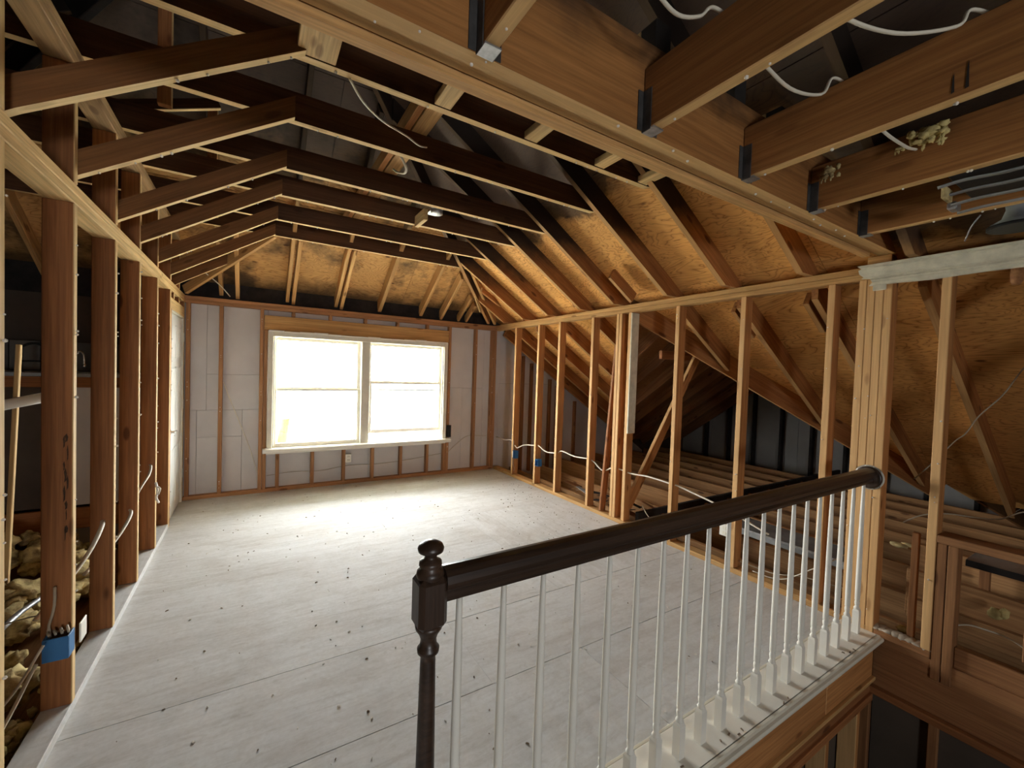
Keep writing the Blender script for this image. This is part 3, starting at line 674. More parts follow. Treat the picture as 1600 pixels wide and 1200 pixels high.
# ================================================================== HUNG JOISTS
HJ = [(0.43, 'hung ceiling joist with a bright galvanised hanger cap, nearest the sloped ceiling'),
      (0.985, 'thick hung ceiling joist with cables crossing its top, second along the beam'),
      (1.515, 'hung ceiling joist with two dark burn marks on its side, third along the beam'),
      (2.03, 'hung ceiling joist carrying a big yellow insulation tuft, fourth along the beam'),
      (2.545, 'shortest-looking hung ceiling joist closest to the corner post and crown moulding')]
for k, (x, lab) in enumerate(HJ):
    j = thing('hung_joist', lab, 'joist', (x, 0.4, 2.157), 'joists hung from the laminated beam')
    if k == 2: burn_joist = j
    zt = min(2.342, plz(x+0.04)-0.02)
    bx('timber', (x, x+0.038), (-2.2, 0.899), (2.157, zt), 'beam', j)
    hg = bx('joist_hanger', (x-0.003, x+0.041), (0.855, 0.90), (2.151, 2.156), 'galv' if k < 3 else 'duct', j, 0.0008)
    bx('hanger_cheek', (x-0.004, x-0.001), (0.866, 0.900), (2.151, zt-0.07), 'sootmetal', hg, 0.0008)
    bx('hanger_cheek', (x+0.039, x+0.042), (0.866, 0.900), (2.151, zt-0.07), 'sootmetal', hg, 0.0008)
    for (a, b) in ((x-0.024, x-0.004), (x+0.042, x+0.062)): bx('hanger_flange', (a, b), (0.896, 0.8995), (2.157, zt-0.07), 'sootmetal', hg, 0.0008)

for (yb, w_, h_) in ((0.357, 0.006, 0.050), (0.332, 0.007, 0.068)):
    prism('burn_mark', [(1.5142, yb, 2.172), (1.5142, yb-w_, 2.174), (1.5142, yb-w_*0.7, 2.172+h_), (1.5142, yb-w_*0.3, 2.172+h_*0.8)], (-1, 0, 0), 0.0006, 'charcoal', burn_joist)
# ================================================================== STAIR RAILING
RY = 0.952
rg = thing('stair_railing', 'dark wooden handrail on white turned balusters above the stairwell', 'railing', (1.7, RY, 0.012))
# handrail profile
hp = [(-0.018, 0), (0.018, 0), (0.022, 0.012), (0.016, 0.022), (0.030, 0.034), (0.033, 0.048), (0.030, 0.066), (0.018, 0.078), (0, 0.082), (-0.018, 0.078), (-0.030, 0.066), (-0.033, 0.048), (-0.030, 0.034), (-0.016, 0.022), (-0.022, 0.012)]
hr = extrude_profile('handrail', hp, (0.405, RY, 0.856), (3.012, RY, 0.862), 'newel', rg, (0, 1, 0))
ro = lathe('rosette', [(0.0, 0), (0.060, 0), (0.064, 0.004), (0.060, 0.012), (0.052, 0.016), (0.046, 0.013), (0.040, 0.018), (0.0, 0.02)], 'newel', rg, (3.019, RY+0.005, 0.888), 28, 'x')
ro.matrix_basis = ro.matrix_basis @ Matrix.Scale(-1, 4, (0, 0, 1)); ro.data.flip_normals()
lathe('paint_ring', [(0.060, 0), (0.071, 0), (0.071, 0.003), (0.060, 0.003)], 'cream', ro, (3.015, RY+0.005, 0.888), 28, 'x')
# newel post
np_ = link('newel_post', None, None, rg, Matrix.Translation((0.372, RY, 0.0)))
nx, hw = 0.372, 0.036
sq = bx('square_block', (nx-hw, nx+hw), (RY-hw, RY+hw), (0.800, 0.925), 'newel', np_, 0.012)
lathe('turned_cap', [(0.0, 0.915), (0.030, 0.915), (0.034, 0.926), (0.032, 0.936), (0.024, 0.942), (0.028, 0.950), (0.027, 0.958), (0.016, 0.964), (0.014, 0.972), (0.020, 0.976), (0.030, 0.982), (0.032, 0.990), (0.028, 0.999), (0.016, 1.006), (0.0, 1.009)], 'newel', np_, (nx, RY, 0), 24)
lathe('turned_shaft', [(0.0, 0.0), (0.030, 0.0), (0.030, 0.10), (0.027, 0.16), (0.0245, 0.30), (0.0215, 0.55), (0.0185, 0.715), (0.018, 0.728), (0.026, 0.735), (0.027, 0.745), (0.021, 0.752), (0.019, 0.768), (0.024, 0.782), (0.032, 0.794), (0.034, 0.806), (0.0, 0.808)], 'newel', np_, (nx, RY, 0), 24)
# balusters
bal_prof = [(0.0, 0.145), (0.0145, 0.146), (0.0155, 0.150), (0.0095, 0.162), (0.0115, 0.170), (0.0125, 0.178), (0.0125, 0.186), (0.0095, 0.192), (0.0125, 0.197), (0.0128, 0.26), (0.0130, 0.36), (0.0122, 0.52), (0.0105, 0.68), (0.0085, 0.80), (0.0078, 0.859), (0.0, 0.860)]
def base_mesh():
    a = 0.0155; z0, z1, z2 = 0.012, 0.135, 0.150; b = 0.009
    vs_ = [(sx*a, sy*a, z) for z in (z0, z1) for sx, sy in ((-1, -1), (1, -1), (1, 1), (-1, 1))] + [(sx*b, sy*b, z2) for sx, sy in ((-1, -1), (1, -1), (1, 1), (-1, 1))]
    fs = [[3, 2, 1, 0], [8, 9, 10, 11]] + [[i, (i+1) % 4, 4+(i+1) % 4, 4+i] for i in range(4)] + [[4+i, 4+(i+1) % 4, 8+(i+1) % 4, 8+i] for i in range(4)]
    return vs_, fs
b0 = None
for k in range(20):
    x = 0.452+0.1308*k
    if b0 is None:
        b0 = lathe('baluster', bal_prof, 'white', rg, (x, RY, 0), 12)
        v_, f_ = base_mesh(); c0 = mesh_obj('square_foot', v_, f_, 'white', b0, mw=Matrix.Translation((x, RY, 0)))
        W[b0] = Matrix.Translation((x, RY, 0))
    else:
        m_ = Matrix.Translation((x, RY, 0))
        b1 = link('baluster', b0.data, 'white', rg, m_); link('square_foot', c0.data, 'white', b1, m_)
# landing ledge under the balusters
lg = bx('base_ledge', (0.31, 3.018), (0.876, 1.052), (-0.012, 0.012), 'white', rg, 0.003)
extrude_profile('nosing', [(0.006, 0.012), (0.0, 0.006), (-0.010, 0.004), (-0.014, -0.004), (-0.012, -0.014), (-0.002, -0.018), (0.0, -0.026), (0.008, -0.034), (0.012, -0.048), (0.012, -0.05), (0.02, -0.05), (0.02, 0.012)], (0.31, 0.862, 0), (3.018, 0.862, 0), 'cream', rg, (0, 1, 0))
bx('ledge_cove', (0.31, 3.0), (1.053, 1.066), (0.0, 0.010), 'cream', rg, 0.002)

# framing below the landing edge
ws = struct('wall_stairwell', 'bare framing of the stairwell side below the landing', 'wall')
for (a, b) in ((0.31, 1.45), (1.452, 2.42), (2.422, 2.99)): bx('fascia_board', (a, b), (0.884, 0.905), (-0.215, -0.051), 'stud', ws)
bx('ledger_strip', (0.31, 2.995), (0.868, 0.905), (-0.235, -0.216), 'plate', ws)
bx('header_board', (0.31, 3.0), (0.892, 0.93), (-0.32, -0.236), 'stud_b', ws)
bx('lower_plate', (0.31, 3.0), (0.878, 0.96), (-0.36, -0.321), 'stud_b', ws)
for x in (0.4, 0.8, 1.2, 1.62, 2.03, 2.43, 2.80, 2.955): bx('lower_stud', (x, x+0.038), (0.88, 0.965), (-2.6, -0.361), 'stud' if x < 2.9 else 'old', ws)
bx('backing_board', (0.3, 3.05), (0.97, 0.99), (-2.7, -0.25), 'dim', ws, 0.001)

# ================================================================== CROWN MOULDING
def crown():
    prof = [(0.0, 0.114), (-0.062, 0.114), (-0.062, 0.100), (-0.054, 0.097), (-0.054, 0.090), (-0.046, 0.068), (-0.034, 0.052), (-0.034, 0.044), (-0.022, 0.040), (-0.026, 0.031), (-0.020, 0.024), (-0.011, 0.022), (-0.011, 0.004), (0.0, 0.0)]
    vs_, fs, k = [], [], len(prof)
    random.seed(3)
    jag = [0.0 + 0.01*math.sin(i*1.7) - (0.045 if p[0] > -0.03 else 0) + random.uniform(-0.006, 0.006) for i, p in enumerate(prof)]
    NS = 12
    for si in range(NS):
        y = 1.035 - si*(1.035+0.6)/(NS-1)
        for i, p in enumerate(prof):
            dz = 0.004*math.sin(si*2.1+i) if i in (12, 13) else 0
            vs_.append((p[0], (y if si else y + jag[i]) - 1.035, p[1]+dz))
    for si in range(NS-1):
        for i in range(k):
            i2 = (i+1) % k; fs.append([si*k+i, (si+1)*k+i, (si+1)*k+i2, si*k+i2])
    fs.append(list(range(k))); fs.append([(NS-1)*k+i for i in range(k)][::-1])
    t = struct('trim_1', 'dusty cream crown moulding with a torn end above the corner post', 'moulding', (3.018, 1.035, 1.985))
    mesh_obj('moulding', vs_, fs, 'crown', t, mw=Matrix.Translation((3.018, 1.035, 1.983)))
    o = bx('torn_flap', (3.005, 3.018), (0.925, 0.985), (1.955, 1.99), 'crown', t, 0.004)
crown()

# ================================================================== ELECTRICAL
def cable(name, pts, label, cat='cable', r=0.006, mat='cable', group=None, sub=6):
    return tag(tube(name, pts, r, mat, None, 7, sub, 0.8), label, cat, group)
cable('wall_cable', [(3.05, 5.33, 0.47), (3.06, 5.1, 0.462), (3.06, 4.93, 0.483), (3.05, 4.80, 0.42), (3.05, 4.745, 0.41), (3.055, 4.6, 0.47), (3.06, 4.37, 0.504), (3.06, 4.30, 0.515), (3.055, 4.244, 0.509), (3.06, 4.106, 0.468), (3.06, 3.904, 0.491), (3.06, 3.81, 0.53), (3.06, 3.59, 0.510), (3.06, 3.369, 0.526), (3.06, 3.27, 0.512), (3.06, 3.133, 0.450), (3.06, 2.974, 0.513), (3.06, 2.766, 0.502), (3.065, 2.56, 0.517), (3.06, 2.30, 0.513), (3.06, 2.24, 0.512), (3.06, 2.10, 0.490), (3.05, 1.90, 0.462), (3.05, 1.72, 0.42), (3.05, 1.5, 0.36)],
      'white cable sagging from stud to stud along the open wall beside the side attic', r=0.0085)
def elec_box(name, x, y, z, label, mat='blue', lead='cable'):
    t = thing(name, label, 'electrical box', (sum(x)/2, sum(y)/2, z[0]), 'electrical boxes')
    th = 0.004
    bx('shell_side', (x[0], x[1]), (y[0], y[0]+th), z, mat, t, 0.001); bx('shell_side', (x[0], x[1]), (y[1]-th, y[1]), z, mat, t, 0.001)
    bx('shell_end', (x[0], x[1]), (y[0]+th, y[1]-th), (z[0], z[0]+th), mat, t, 0.001); bx('shell_end', (x[0], x[1]), (y[0]+th, y[1]-th), (z[1]-th, z[1]), mat, t, 0.001)
    return t
e1 = elec_box('outlet_box', (3.015, 3.075), (4.765, 4.818), (0.26, 0.365), 'blue plastic box with dangling wires on the stud nearest the window corner')
bx('box_back', (3.072, 3.077), (4.765, 4.818), (0.26, 0.365), 'blue', e1, 0.001)
tube('copper_lead', [(3.02, 4.79, 0.27), (3.0, 4.775, 0.20), (3.01, 4.75, 0.13), (2.99, 4.74, 0.10)], 0.004, 'cable_d', e1, 6, 4)
tube('wire_tail', [(3.02, 4.80, 0.37), (3.005, 4.79, 0.44), (3.015, 4.785, 0.5)], 0.004, 'cable_d', e1, 6, 4)
bx('yoke', (3.010, 3.016), (4.80, 4.818), (0.27, 0.355), 'white', e1, 0.002)
e2 = elec_box('outlet_box', (3.015, 3.08), (4.225, 4.285), (0.265, 0.35), 'clean blue plastic box on the second stud from the window corner')
bx('box_back', (3.076, 3.081), (4.225, 4.285), (0.265, 0.35), 'blue', e2, 0.001)
bx('box_face', (3.02, 3.07), (4.219, 4.2245), (0.265, 0.35), 'blue', e2, 0.001)
e3 = thing('switch_box', 'blue plastic switch box on the stud by the yellow insulation heap', 'electrical box', (-0.63, 2.27, 0.255), 'electrical boxes')
bx('box_face', (-0.665, -0.592), (2.232, 2.238), (0.262, 0.350), 'blue', e3, 0.002)
bx('box_side', (-0.597, -0.592), (2.239, 2.297), (0.262, 0.350), 'blue', e3, 0.001); bx('box_side', (-0.665, -0.660), (2.239, 2.297), (0.262, 0.350), 'blue', e3, 0.001)
bx('box_rim', (-0.660, -0.598), (2.239, 2.297), (0.262, 0.267), 'blue', e3, 0.001)
bx('device_strap', (-0.588, -0.582), (2.33, 2.40), (0.265, 0.345), 'white', e3, 0.002)
for k in range(4): tube('wire_tail', [(-0.655+k*0.017, 2.28, 0.35), (-0.66+k*0.018, 2.27, 0.362+0.004*k), (-0.65+k*0.018, 2.25, 0.356)], 0.004, 'cable_d', e3, 5, 3)
def white_box(name, loc, label, dx=0.034, dz=0.1):
    t = thing(name, label, 'electrical box', loc, 'electrical boxes'); x, y, z = loc
    bx('box_body', (x-dx, x+dx), (y-0.012, y+0.03), (z, z+dz), 'white', t, 0.004)
    for q in (0.28, 0.70):
        bx('receptacle', (x-dx*0.55, x+dx*0.55), (y-0.017, y-0.011), (z+dz*q-0.014, z+dz*q+0.014), 'cream', t, 0.004)
        for sx in (-0.006, 0.006): bx('slot', (x+sx-0.0012, x+sx+0.0012), (y-0.0185, y-0.0165), (z+dz*q-0.004, z+dz*q+0.008), 'black', t, 0.0004)
white_box('wall_outlet', (1.0, 5.372, 0.262), 'small white receptacle box on a cripple stud under the window')
t = thing('wall_outlet', 'white receptacle with face plate hanging at the attic edge behind the balusters', 'electrical box', (3.045, 1.80, 0.25), 'electrical boxes')
bx('face_plate', (3.03, 3.04), (1.765, 1.845), (0.245, 0.335), 'white', t, 0.004)
for z in (0.268, 0.308): bx('receptacle', (3.026, 3.031), (1.79, 1.82), (z-0.013, z+0.013), 'cream', t, 0.003)
bx('box_body', (3.041, 3.10), (1.772, 1.838), (0.25, 0.33), 'galv', t, 0.003)
t = thing('black_box', 'small black metal box beside the lower window corner', 'electrical box', (2.30, 5.34, 0.51), 'electrical boxes')
bx('box_body', (2.268, 2.312), (5.315, 5.358), (0.515, 0.67), 'iron', t, 0.004); bx('cover_lip', (2.262, 2.318), (5.309, 5.315), (0.51, 0.675), 'iron', t, 0.002)

cable('window_wall_cable', [(-0.272, 5.425, 1.22), (-0.20, 5.424, 1.0), (-0.10, 5.424, 0.72), (-0.02, 5.425, 0.48), (0.05, 5.425, 0.22)], 'thin pale cable slanting down the foam board beside the window', r=0.005)
cable('window_wall_cable', [(0.14, 5.424, 0.17), (0.4, 5.424, 0.19), (0.7, 5.424, 0.175), (1.0, 5.424, 0.21), (1.4, 5.424, 0.20), (1.8, 5.424, 0.225), (2.22, 5.424, 0.27)], 'thin grey cable running level behind the cripple studs', r=0.004, mat='cable_d')
cable('window_wall_cable', [(2.31, 5.425, 0.27), (2.42, 5.424, 0.36), (2.55, 5.424, 0.46), (2.66, 5.424, 0.50), (2.8, 5.424, 0.49), (2.93, 5.424, 0.485)], 'thin cable curving up beside the black box', r=0.004, mat='cable_d')
cable('ceiling_cable', [(0.325, 1.90, 2.625), (0.40, 1.985, 2.60), (0.52, 2.125, 2.625), (0.66, 2.21, 2.64), (0.76, 2.30, 2.66), (0.83, 2.37, 2.70)], 'white cable drooping between the first two flat ceiling joists', r=0.006)
cable('ceiling_cable', [(0.70, 2.43, 2.64), (0.745, 2.47, 2.60), (0.755, 2.53, 2.595), (0.735, 2.60, 2.62), (0.72, 2.66, 2.66)], 'short white cable loop hanging under the strongback boards', r=0.008)
lf = thing('light_fixture_box', 'round metal fixture box hanging from a flat ceiling joist', 'fixture', (1.20, 3.16, 2.64))
lathe('pan', [(0.0, 0), (0.045, 0), (0.05, 0.006), (0.05, 0.03), (0.0, 0.031)], 'galv', lf, (1.20, 3.15, 2.635), 8)
bx('bracket', (1.16, 1.24), (3.02, 3.28), (2.667, 2.672), 'galv', lf, 0.001)
tube('lead', [(1.19, 3.14, 2.665), (1.12, 3.10, 2.68), (1.08, 3.03, 2.72)], 0.005, 'cable', lf, 6, 4)
cable('overhead_cable', [(0.70, 0.70, 2.36), (0.793, 0.69, 2.31), (0.86, 0.687, 2.295), (0.926, 0.676, 2.315), (0.97, 0.674, 2.356), (1.04, 0.67, 2.358), (1.09, 0.66, 2.33), (1.144, 0.649, 2.29), (1.305, 0.644, 2.265), (1.438, 0.621, 2.285), (1.50, 0.62, 2.356), (1.57, 0.61, 2.358), (1.62, 0.60, 2.33), (1.74, 0.569, 2.255), (1.882, 0.548, 2.235), (1.97, 0.545, 2.25)], 'white cable woven across the hung joists close to the laminated beam', r=0.0052)
cable('overhead_cable', [(0.93, 0.56, 2.37), (1.04, 0.53, 2.365), (1.175, 0.48, 2.30), (1.332, 0.419, 2.285), (1.473, 0.345, 2.315), (1.51, 0.33, 2.362), (1.58, 0.30, 2.362)], 'white cable higher up between the thick joist and the burn-marked joist', r=0.0052)
cable('attic_cable', [(3.16, 0.80, 0.90), (3.2, 0.739, 1.0), (3.2, 0.66, 1.13), (3.2, 0.62, 1.18), (3.2, 0.576, 1.276), (3.2, 0.50, 1.39), (3.2, 0.438, 1.526), (3.2, 0.37, 1.65)], 'thin cable climbing diagonally past the lone stud', r=0.004, mat='cable_d')
cable('attic_cable', [(3.25, 0.86, 0.62), (3.3, 0.794, 0.675), (3.3, 0.69, 0.715), (3.3, 0.593, 0.727), (3.3, 0.5, 0.745), (3.3, 0.421, 0.807), (3.3, 0.30, 0.84)], 'slack cable above the low framed opening', r=0.0045, mat='cable_d')
cable('attic_cable', [(3.115, 0.66, 0.16), (3.115, 0.605, 0.185), (3.115, 0.55, 0.215), (3.115, 0.491, 0.222), (3.115, 0.43, 0.222), (3.115, 0.369, 0.20), (3.115, 0.31, 0.15)], 'pale cable looping through the low framed opening', r=0.005, mat='cable')
cable('floor_cable', [(3.06, 1.60, 0.06), (3.09, 1.50, 0.05), (3.1, 1.42, 0.07), (3.07, 1.34, 0.13), (3.08, 1.25, 0.21), (3.1, 1.15, 0.30), (3.13, 1.05, 0.40), (3.15, 0.98, 0.44)], 'pale cable rising off the bottom plate behind the railing', r=0.004, mat='cable')
cable('floor_cable', [(3.06, 1.70, 0.09), (3.08, 1.58, 0.085), (3.07, 1.45, 0.10), (3.08, 1.30, 0.145), (3.08, 1.18, 0.16), (3.1, 1.05, 0.17)], 'thin tan cable lying along the bottom plate behind the railing', r=0.0035, mat='cable_d')
cable('floor_cable', [(3.16, 2.70, 0.20), (3.14, 2.62, 0.14), (3.16, 2.54, 0.07), (3.2, 2.46, 0.03)], 'frayed white wire ends beside the black beam', r=0.004, mat='cable')

# ================================================================== SIDE ATTIC THINGS
bb = tag(bx('attic_beam', (3.115, 7.45), (2.70, 2.74), (-0.08, 0.135), 'charcoal', None, 0.004), 'charred black beam crossing the attic floor behind the studs', 'beam')
tag(slope('diagonal_brace', (3.13, 2.82, 0.14), (4.10, 2.82, 1.62), 0.09, 0.038, 'stud', None, (-1, 0, 1)), 'brown board leaning up diagonally to the valley rafter', 'board')
tag(slope('leaning_board', (3.065, 3.12, 0.039), (3.075, 2.995, 1.72), 0.028, 0.07, 'stud_b', None, (0, 1, 0)), 'slim board leaning against the doubled wall post', 'board')
dp = thing('metal_duct', 'bent grey sheet-metal duct lying on the attic joists behind the railing', 'duct', (3.45, 1.6, 0.24))
bx('top_sheet', (3.32, 3.62), (1.05, 2.0), (0.245, 0.25), 'duct', dp, 0.001); bx('front_sheet', (3.32, 3.325), (1.05, 2.0), (0.20, 0.245), 'duct', dp, 0.001)
bx('seam', (3.314, 3.32), (1.05, 2.0), (0.236, 0.252), 'galv', dp, 0.001)
for y in (1.08, 1.9): bx('duct_support', (3.36, 3.40), (y, y+0.04), (0.031, 0.245), 'old', dp, 0.002)
nd = thing('metal_duct', 'grey metal strip under the low framed opening sill', 'duct', (3.45, 0.5, 0.44))
bx('top_sheet', (3.36, 3.56), (0.02, 0.62), (0.47, 0.475), 'duct', nd, 0.001); bx('front_sheet', (3.355, 3.36), (0.02, 0.62), (0.44, 0.475), 'charcoal', nd, 0.001)
for y in (0.06, 0.55): bx('duct_support', (3.49, 3.53), (y, y+0.04), (0.031, 0.47), 'old', nd, 0.002)
for k, (x, z) in enumerate(((3.40, 0.12), (3.44, 0.28), (3.60, 0.40))):
    tag(bx('stacked_board', (x, x+0.04), (-0.8, 0.86+0.02*k), (0.02, z+0.02), 'attic', None), ('plain board on edge lowest in the row behind the lone stud', 'middle board on edge behind the lone stud', 'tallest board on edge behind the lone stud')[k], 'board', 'boards on edge in the side attic')
jk = thing('debris_heap', 'heap of dark torn sheathing paper by the wall studs', 'debris', (3.2, 3.5, 0.0), kind='stuff')
random.seed(11)
for k in range(16):
    y = random.uniform(2.95, 4.1); x = random.uniform(3.18, 3.5)
    slope('scrap', (x, y, 0.04+random.uniform(0, 0.09)), (x+random.uniform(-0.1, 0.1), y-random.uniform(0.15, 0.4), 0.04+random.uniform(0, 0.1)), 0.004, random.uniform(0.03, 0.09), random.choice(['charcoal', 'black', 'duct', 'charcoal', 'old']), jk)
it = lumps('insulation_tuft', [(3.12, 0.80, 0.055, 0.02, 0.03, 0.022), (3.13, 0.77, 0.06, 0.014, 0.018, 0.02)], 'wool'); tag(it, 'small yellow insulation scrap on the bottom plate beside the lone stud', 'insulation', 'insulation scraps')
it = lumps('insulation_tuft', [(3.35, 0.50, 0.235, 0.025, 0.03, 0.03), (3.35, 0.47, 0.25, 0.02, 0.02, 0.03)], 'wool'); tag(it, 'yellow insulation scrap inside the low framed opening', 'insulation', 'insulation scraps')
it = lumps('insulation_tuft', [(3.36, 0.90, 0.45, 0.03, 0.045, 0.014), (3.38, 0.86, 0.46, 0.02, 0.035, 0.012)], 'wool_d'); tag(it, 'flat beige insulation scrap on the boards past the corner post', 'insulation', 'insulation scraps')
du = lumps('plaster_dust', [(3.06, 0.66+0.03*k, 0.04, 0.04, 0.03, 0.008+0.006*random.random()) for k in range(9)], 'dust', None, 0.6); tag(du, 'crumbled plaster dust along the bottom plate past the corner post', 'dust', kind='stuff')

# insulation on the hung joists and the torn vent
def tuft(loc, r, n, label, mat='wool', squash=0.8):
    sp = [(loc[0], loc[1], loc[2], r*0.45, r*0.75, r*0.45)]
    for k in range(n*2):
        sp.append((loc[0]+random.uniform(-0.35, 0.2)*r, loc[1]+random.uniform(-1.1, 1.1)*r, loc[2]+random.uniform(-0.75, 0.45)*r, r*random.uniform(0.14, 0.3), r*random.uniform(0.15, 0.34), r*random.uniform(0.12, 0.32)))
    for k in range(3):
        y, x = loc[1]+random.uniform(-0.8, 0.8)*r, loc[0]-0.15*r
        for q in range(3): sp.append((x, y+random.uniform(-0.05, 0.05)*r, loc[2]-r*(0.6+0.22*q), r*0.09, r*0.10, r*0.20))
    o = lumps('insulation_tuft', sp, mat, None, 0.8, 2); return tag(o, label, 'insulation', 'insulation scraps')
tuft((1.995, 0.515, 2.305), 0.048, 12, 'big yellow insulation tuft stuck to the upper side of a hung joist')
tuft((2.0, 0.60, 2.285), 0.016, 3, 'walnut-sized insulation knot at a cable end beside the big tuft')
tuft((1.99, 0.82, 2.285), 0.035, 8, 'dirty insulation tuft at the joist hanger near the beam', 'wool_d')
tuft((2.22, 0.325, 2.345), 0.03, 8, 'yellow insulation tuft on top of the torn vent housing')
vh = thing('vent_housing', 'torn black vent housing with bent silver fins under the hung joists', 'vent', (2.3, 0.4, 2.15))
bx('body', (2.12, 2.46), (0.05, 0.50), (2.178, 2.31), 'black', vh, 0.006)
for k in range(4):
    x0 = 2.16+0.085*k
    tube('bent_fin', [(x0, 0.53, 2.160-0.012*k), (x0+0.01, 0.46, 2.168-0.012*k), (x0+0.02, 0.36, 2.163-0.010*k), (x0+0.02, 0.2, 2.165-0.01*k), (x0+0.02, 0.0, 2.165-0.01*k)], 0.016, 'duct', vh, 6, 5, 0.25)
bx('cardboard_flap', (2.20, 2.28), (0.515, 0.53), (2.13, 2.175), 'wool_d', vh, 0.003); bx('foil_tip', (2.36, 2.42), (0.52, 0.55), (2.13, 2.16), 'galv', vh, 0.006)
db = thing('duct_boot', 'drooping dark flexible duct boot just above the crown moulding', 'duct', (2.86, 0.42, 2.10))
lathe('boot', [(0.0, -0.07), (0.085, -0.07), (0.088, -0.055), (0.050, -0.03), (0.038, 0.01), (0.044, 0.05), (0.06, 0.09), (0.0, 0.10)], 'duct', db, (2.80, 0.425, 2.19), 20)
lathe('collar', [(0.086, 0), (0.094, 0), (0.094, 0.012), (0.086, 0.012)], 'black', db, (2.80, 0.425, 2.118), 20)
tube('hanger_wire', [(2.60, 0.50, 2.15), (2.62, 0.53, 2.11), (2.64, 0.55, 2.06)], 0.003, 'galv', db, 5, 3)
tag(lathe('wooden_peg', [(0.0, -0.045), (0.014, -0.043), (0.02, -0.03), (0.022, 0.0), (0.02, 0.06), (0.0, 0.061)], 'old', None, (3.04, 0.455, 1.955), 12), 'rounded brown wooden peg below the crown moulding', 'peg')

# ================================================================== NEIGHBOURING DARK KITCHEN
KY = 4.70
ku = thing('kitchen_counter', 'dark counter with grey top and brown front rail seen through the studs', 'counter', (-1.5, KY+0.25, -0.2))
bx('worktop', (-2.3, -0.72), (KY-0.03, 5.30), (1.270, 1.30), 'duct', ku, 0.004); bx('front_rail', (-2.3, -0.72), (KY, KY+0.036), (1.185, 1.269), 'stud_b', ku)
bx('grey_panel', (-1.36, -0.74), (KY+0.04, KY+0.055), (0.22, 1.25), 'foam', ku, 0.003)
bx('dark_panel', (-2.3, -1.363), (KY+0.04, KY+0.055), (0.22, 1.25), 'dim', ku, 0.003)
bx('lower_rail', (-2.3, -0.72), (KY, KY+0.036), (0.04, 0.205), 'stud_b', ku)
for x in (-2.28, -1.38, -0.76): bx('counter_leg', (x, x+0.036), (KY+0.06, KY+0.10), (-0.2, 1.268), 'old', ku)
bx('toe_panel', (-1.30, -0.9), (KY+0.04, KY+0.055), (-0.15, 0.20), 'drywall', ku, 0.003)
fc = thing('faucet', 'chrome gooseneck faucet on the dark counter', 'faucet', (-1.225, KY+0.05, 1.30))
tube('gooseneck', [(-1.228, KY+0.06, 1.301), (-1.228, KY+0.06, 1.40), (-1.224, KY+0.06, 1.45), (-1.205, KY+0.06, 1.475), (-1.185, KY+0.06, 1.455), (-1.180, KY+0.06, 1.41), (-1.180, KY+0.06, 1.375)], 0.009, 'chrome', fc, 8, 6)
lathe('spout_tip', [(0.0, 0), (0.008, 0), (0.014, 0.008), (0.014, 0.03), (0.0, 0.031)], 'chrome', fc, (-1.180, KY+0.06, 1.345), 10); lathe('faucet_base', [(0, 0), (0.024, 0), (0.02, 0.015), (0, 0.016)], 'chrome', fc, (-1.228, KY+0.06, 1.3005), 12)
ch = thing('dish_rack', 'black arched wire rack standing on the dark counter', 'rack', (-1.46, KY+0.06, 1.30))
tube('arch', [(-1.53, KY+0.06, 1.302), (-1.53, KY+0.06, 1.47), (-1.50, KY+0.06, 1.515), (-1.45, KY+0.06, 1.525), (-1.41, KY+0.06, 1.505), (-1.385, KY+0.06, 1.46), (-1.385, KY+0.06, 1.302)], 0.009, 'iron', ch, 8, 6)
tube('cross_bar', [(-1.53, KY+0.06, 1.385), (-1.46, KY+0.06, 1.388), (-1.385, KY+0.06, 1.385)], 0.007, 'iron', ch, 7, 3)
tag(slope('pale_stick', (-1.24, 3.66, -0.16), (-1.23, 3.81, 1.49), 0.03, 0.022, 'pale', None, (0, -1, 0)), 'long pale stick leaning in the dark kitchen behind the white pipe', 'stick')
tag(tube('white_pipe', [(-1.62, 3.10, 1.02), (-1.10, 3.26, 1.165), (-0.90, 3.325, 1.22)], 0.028, 'white', None, 14, 1), 'thick white pipe slung level behind the studs', 'pipe')
bt = thing('tile_splash', 'dim tiled splashback behind the dish rack', 'splashback', (-1.6, 5.36, 1.31))
for k in range(9): bx('tile', (-2.35+k*0.19, -2.165+k*0.19), (5.31, 5.325), (1.305, 1.56), 'tile', bt, 0.003)

# insulation, cables and conduit at the foot of the left wall
sp = []
random.seed(21)
for k in range(190):
    y = random.uniform(1.5, 4.4); x = random.uniform(-1.6, -0.90); q = random.uniform(0.035, 0.095)
    if (x+1.24)**2+(y-3.66)**2 < 0.03: continue
    sp.append((x, y, -0.14+random.uniform(0.0, 0.12)+0.28*max(0, (-x-0.85)), q, q*1.2, q*0.8))
tag(lumps('insulation_heap', sp, 'wool_d', None, 0.9, 3), 'dirty yellow insulation heaped behind the open studs', 'insulation', kind='stuff')
tuft((-0.78, 2.18, -0.02), 0.085, 9, 'bright yellow insulation clump at the foot of the outermost studs')
tuft((-0.79, 2.42, -0.10), 0.09, 8, 'dull insulation clump low behind the blue switch box', 'wool_d')
tuft((-0.765, 3.05, -0.10), 0.05, 8, 'dull insulation clump behind the third stud', 'wool_d')
tuft((-0.765, 2.66, -0.02), 0.05, 8, 'yellow insulation clump between the second and third studs')
cable('kitchen_conduit', [(-0.95, 2.75, 0.19), (-0.95, 2.95, 0.175), (-0.95, 3.231, 0.125), (-0.95, 3.5, 0.10)], 'straight grey metal conduit over the heaped insulation', 'conduit', 0.014, 'galv', None, 2)
cable('kitchen_cable', [(-0.66, 2.17, 0.30), (-0.70, 2.05, 0.17), (-0.74, 1.92, 0.08), (-0.75, 1.80, 0.02), (-0.74, 1.70, -0.03)], 'white cable running down from the blue switch box', r=0.006)
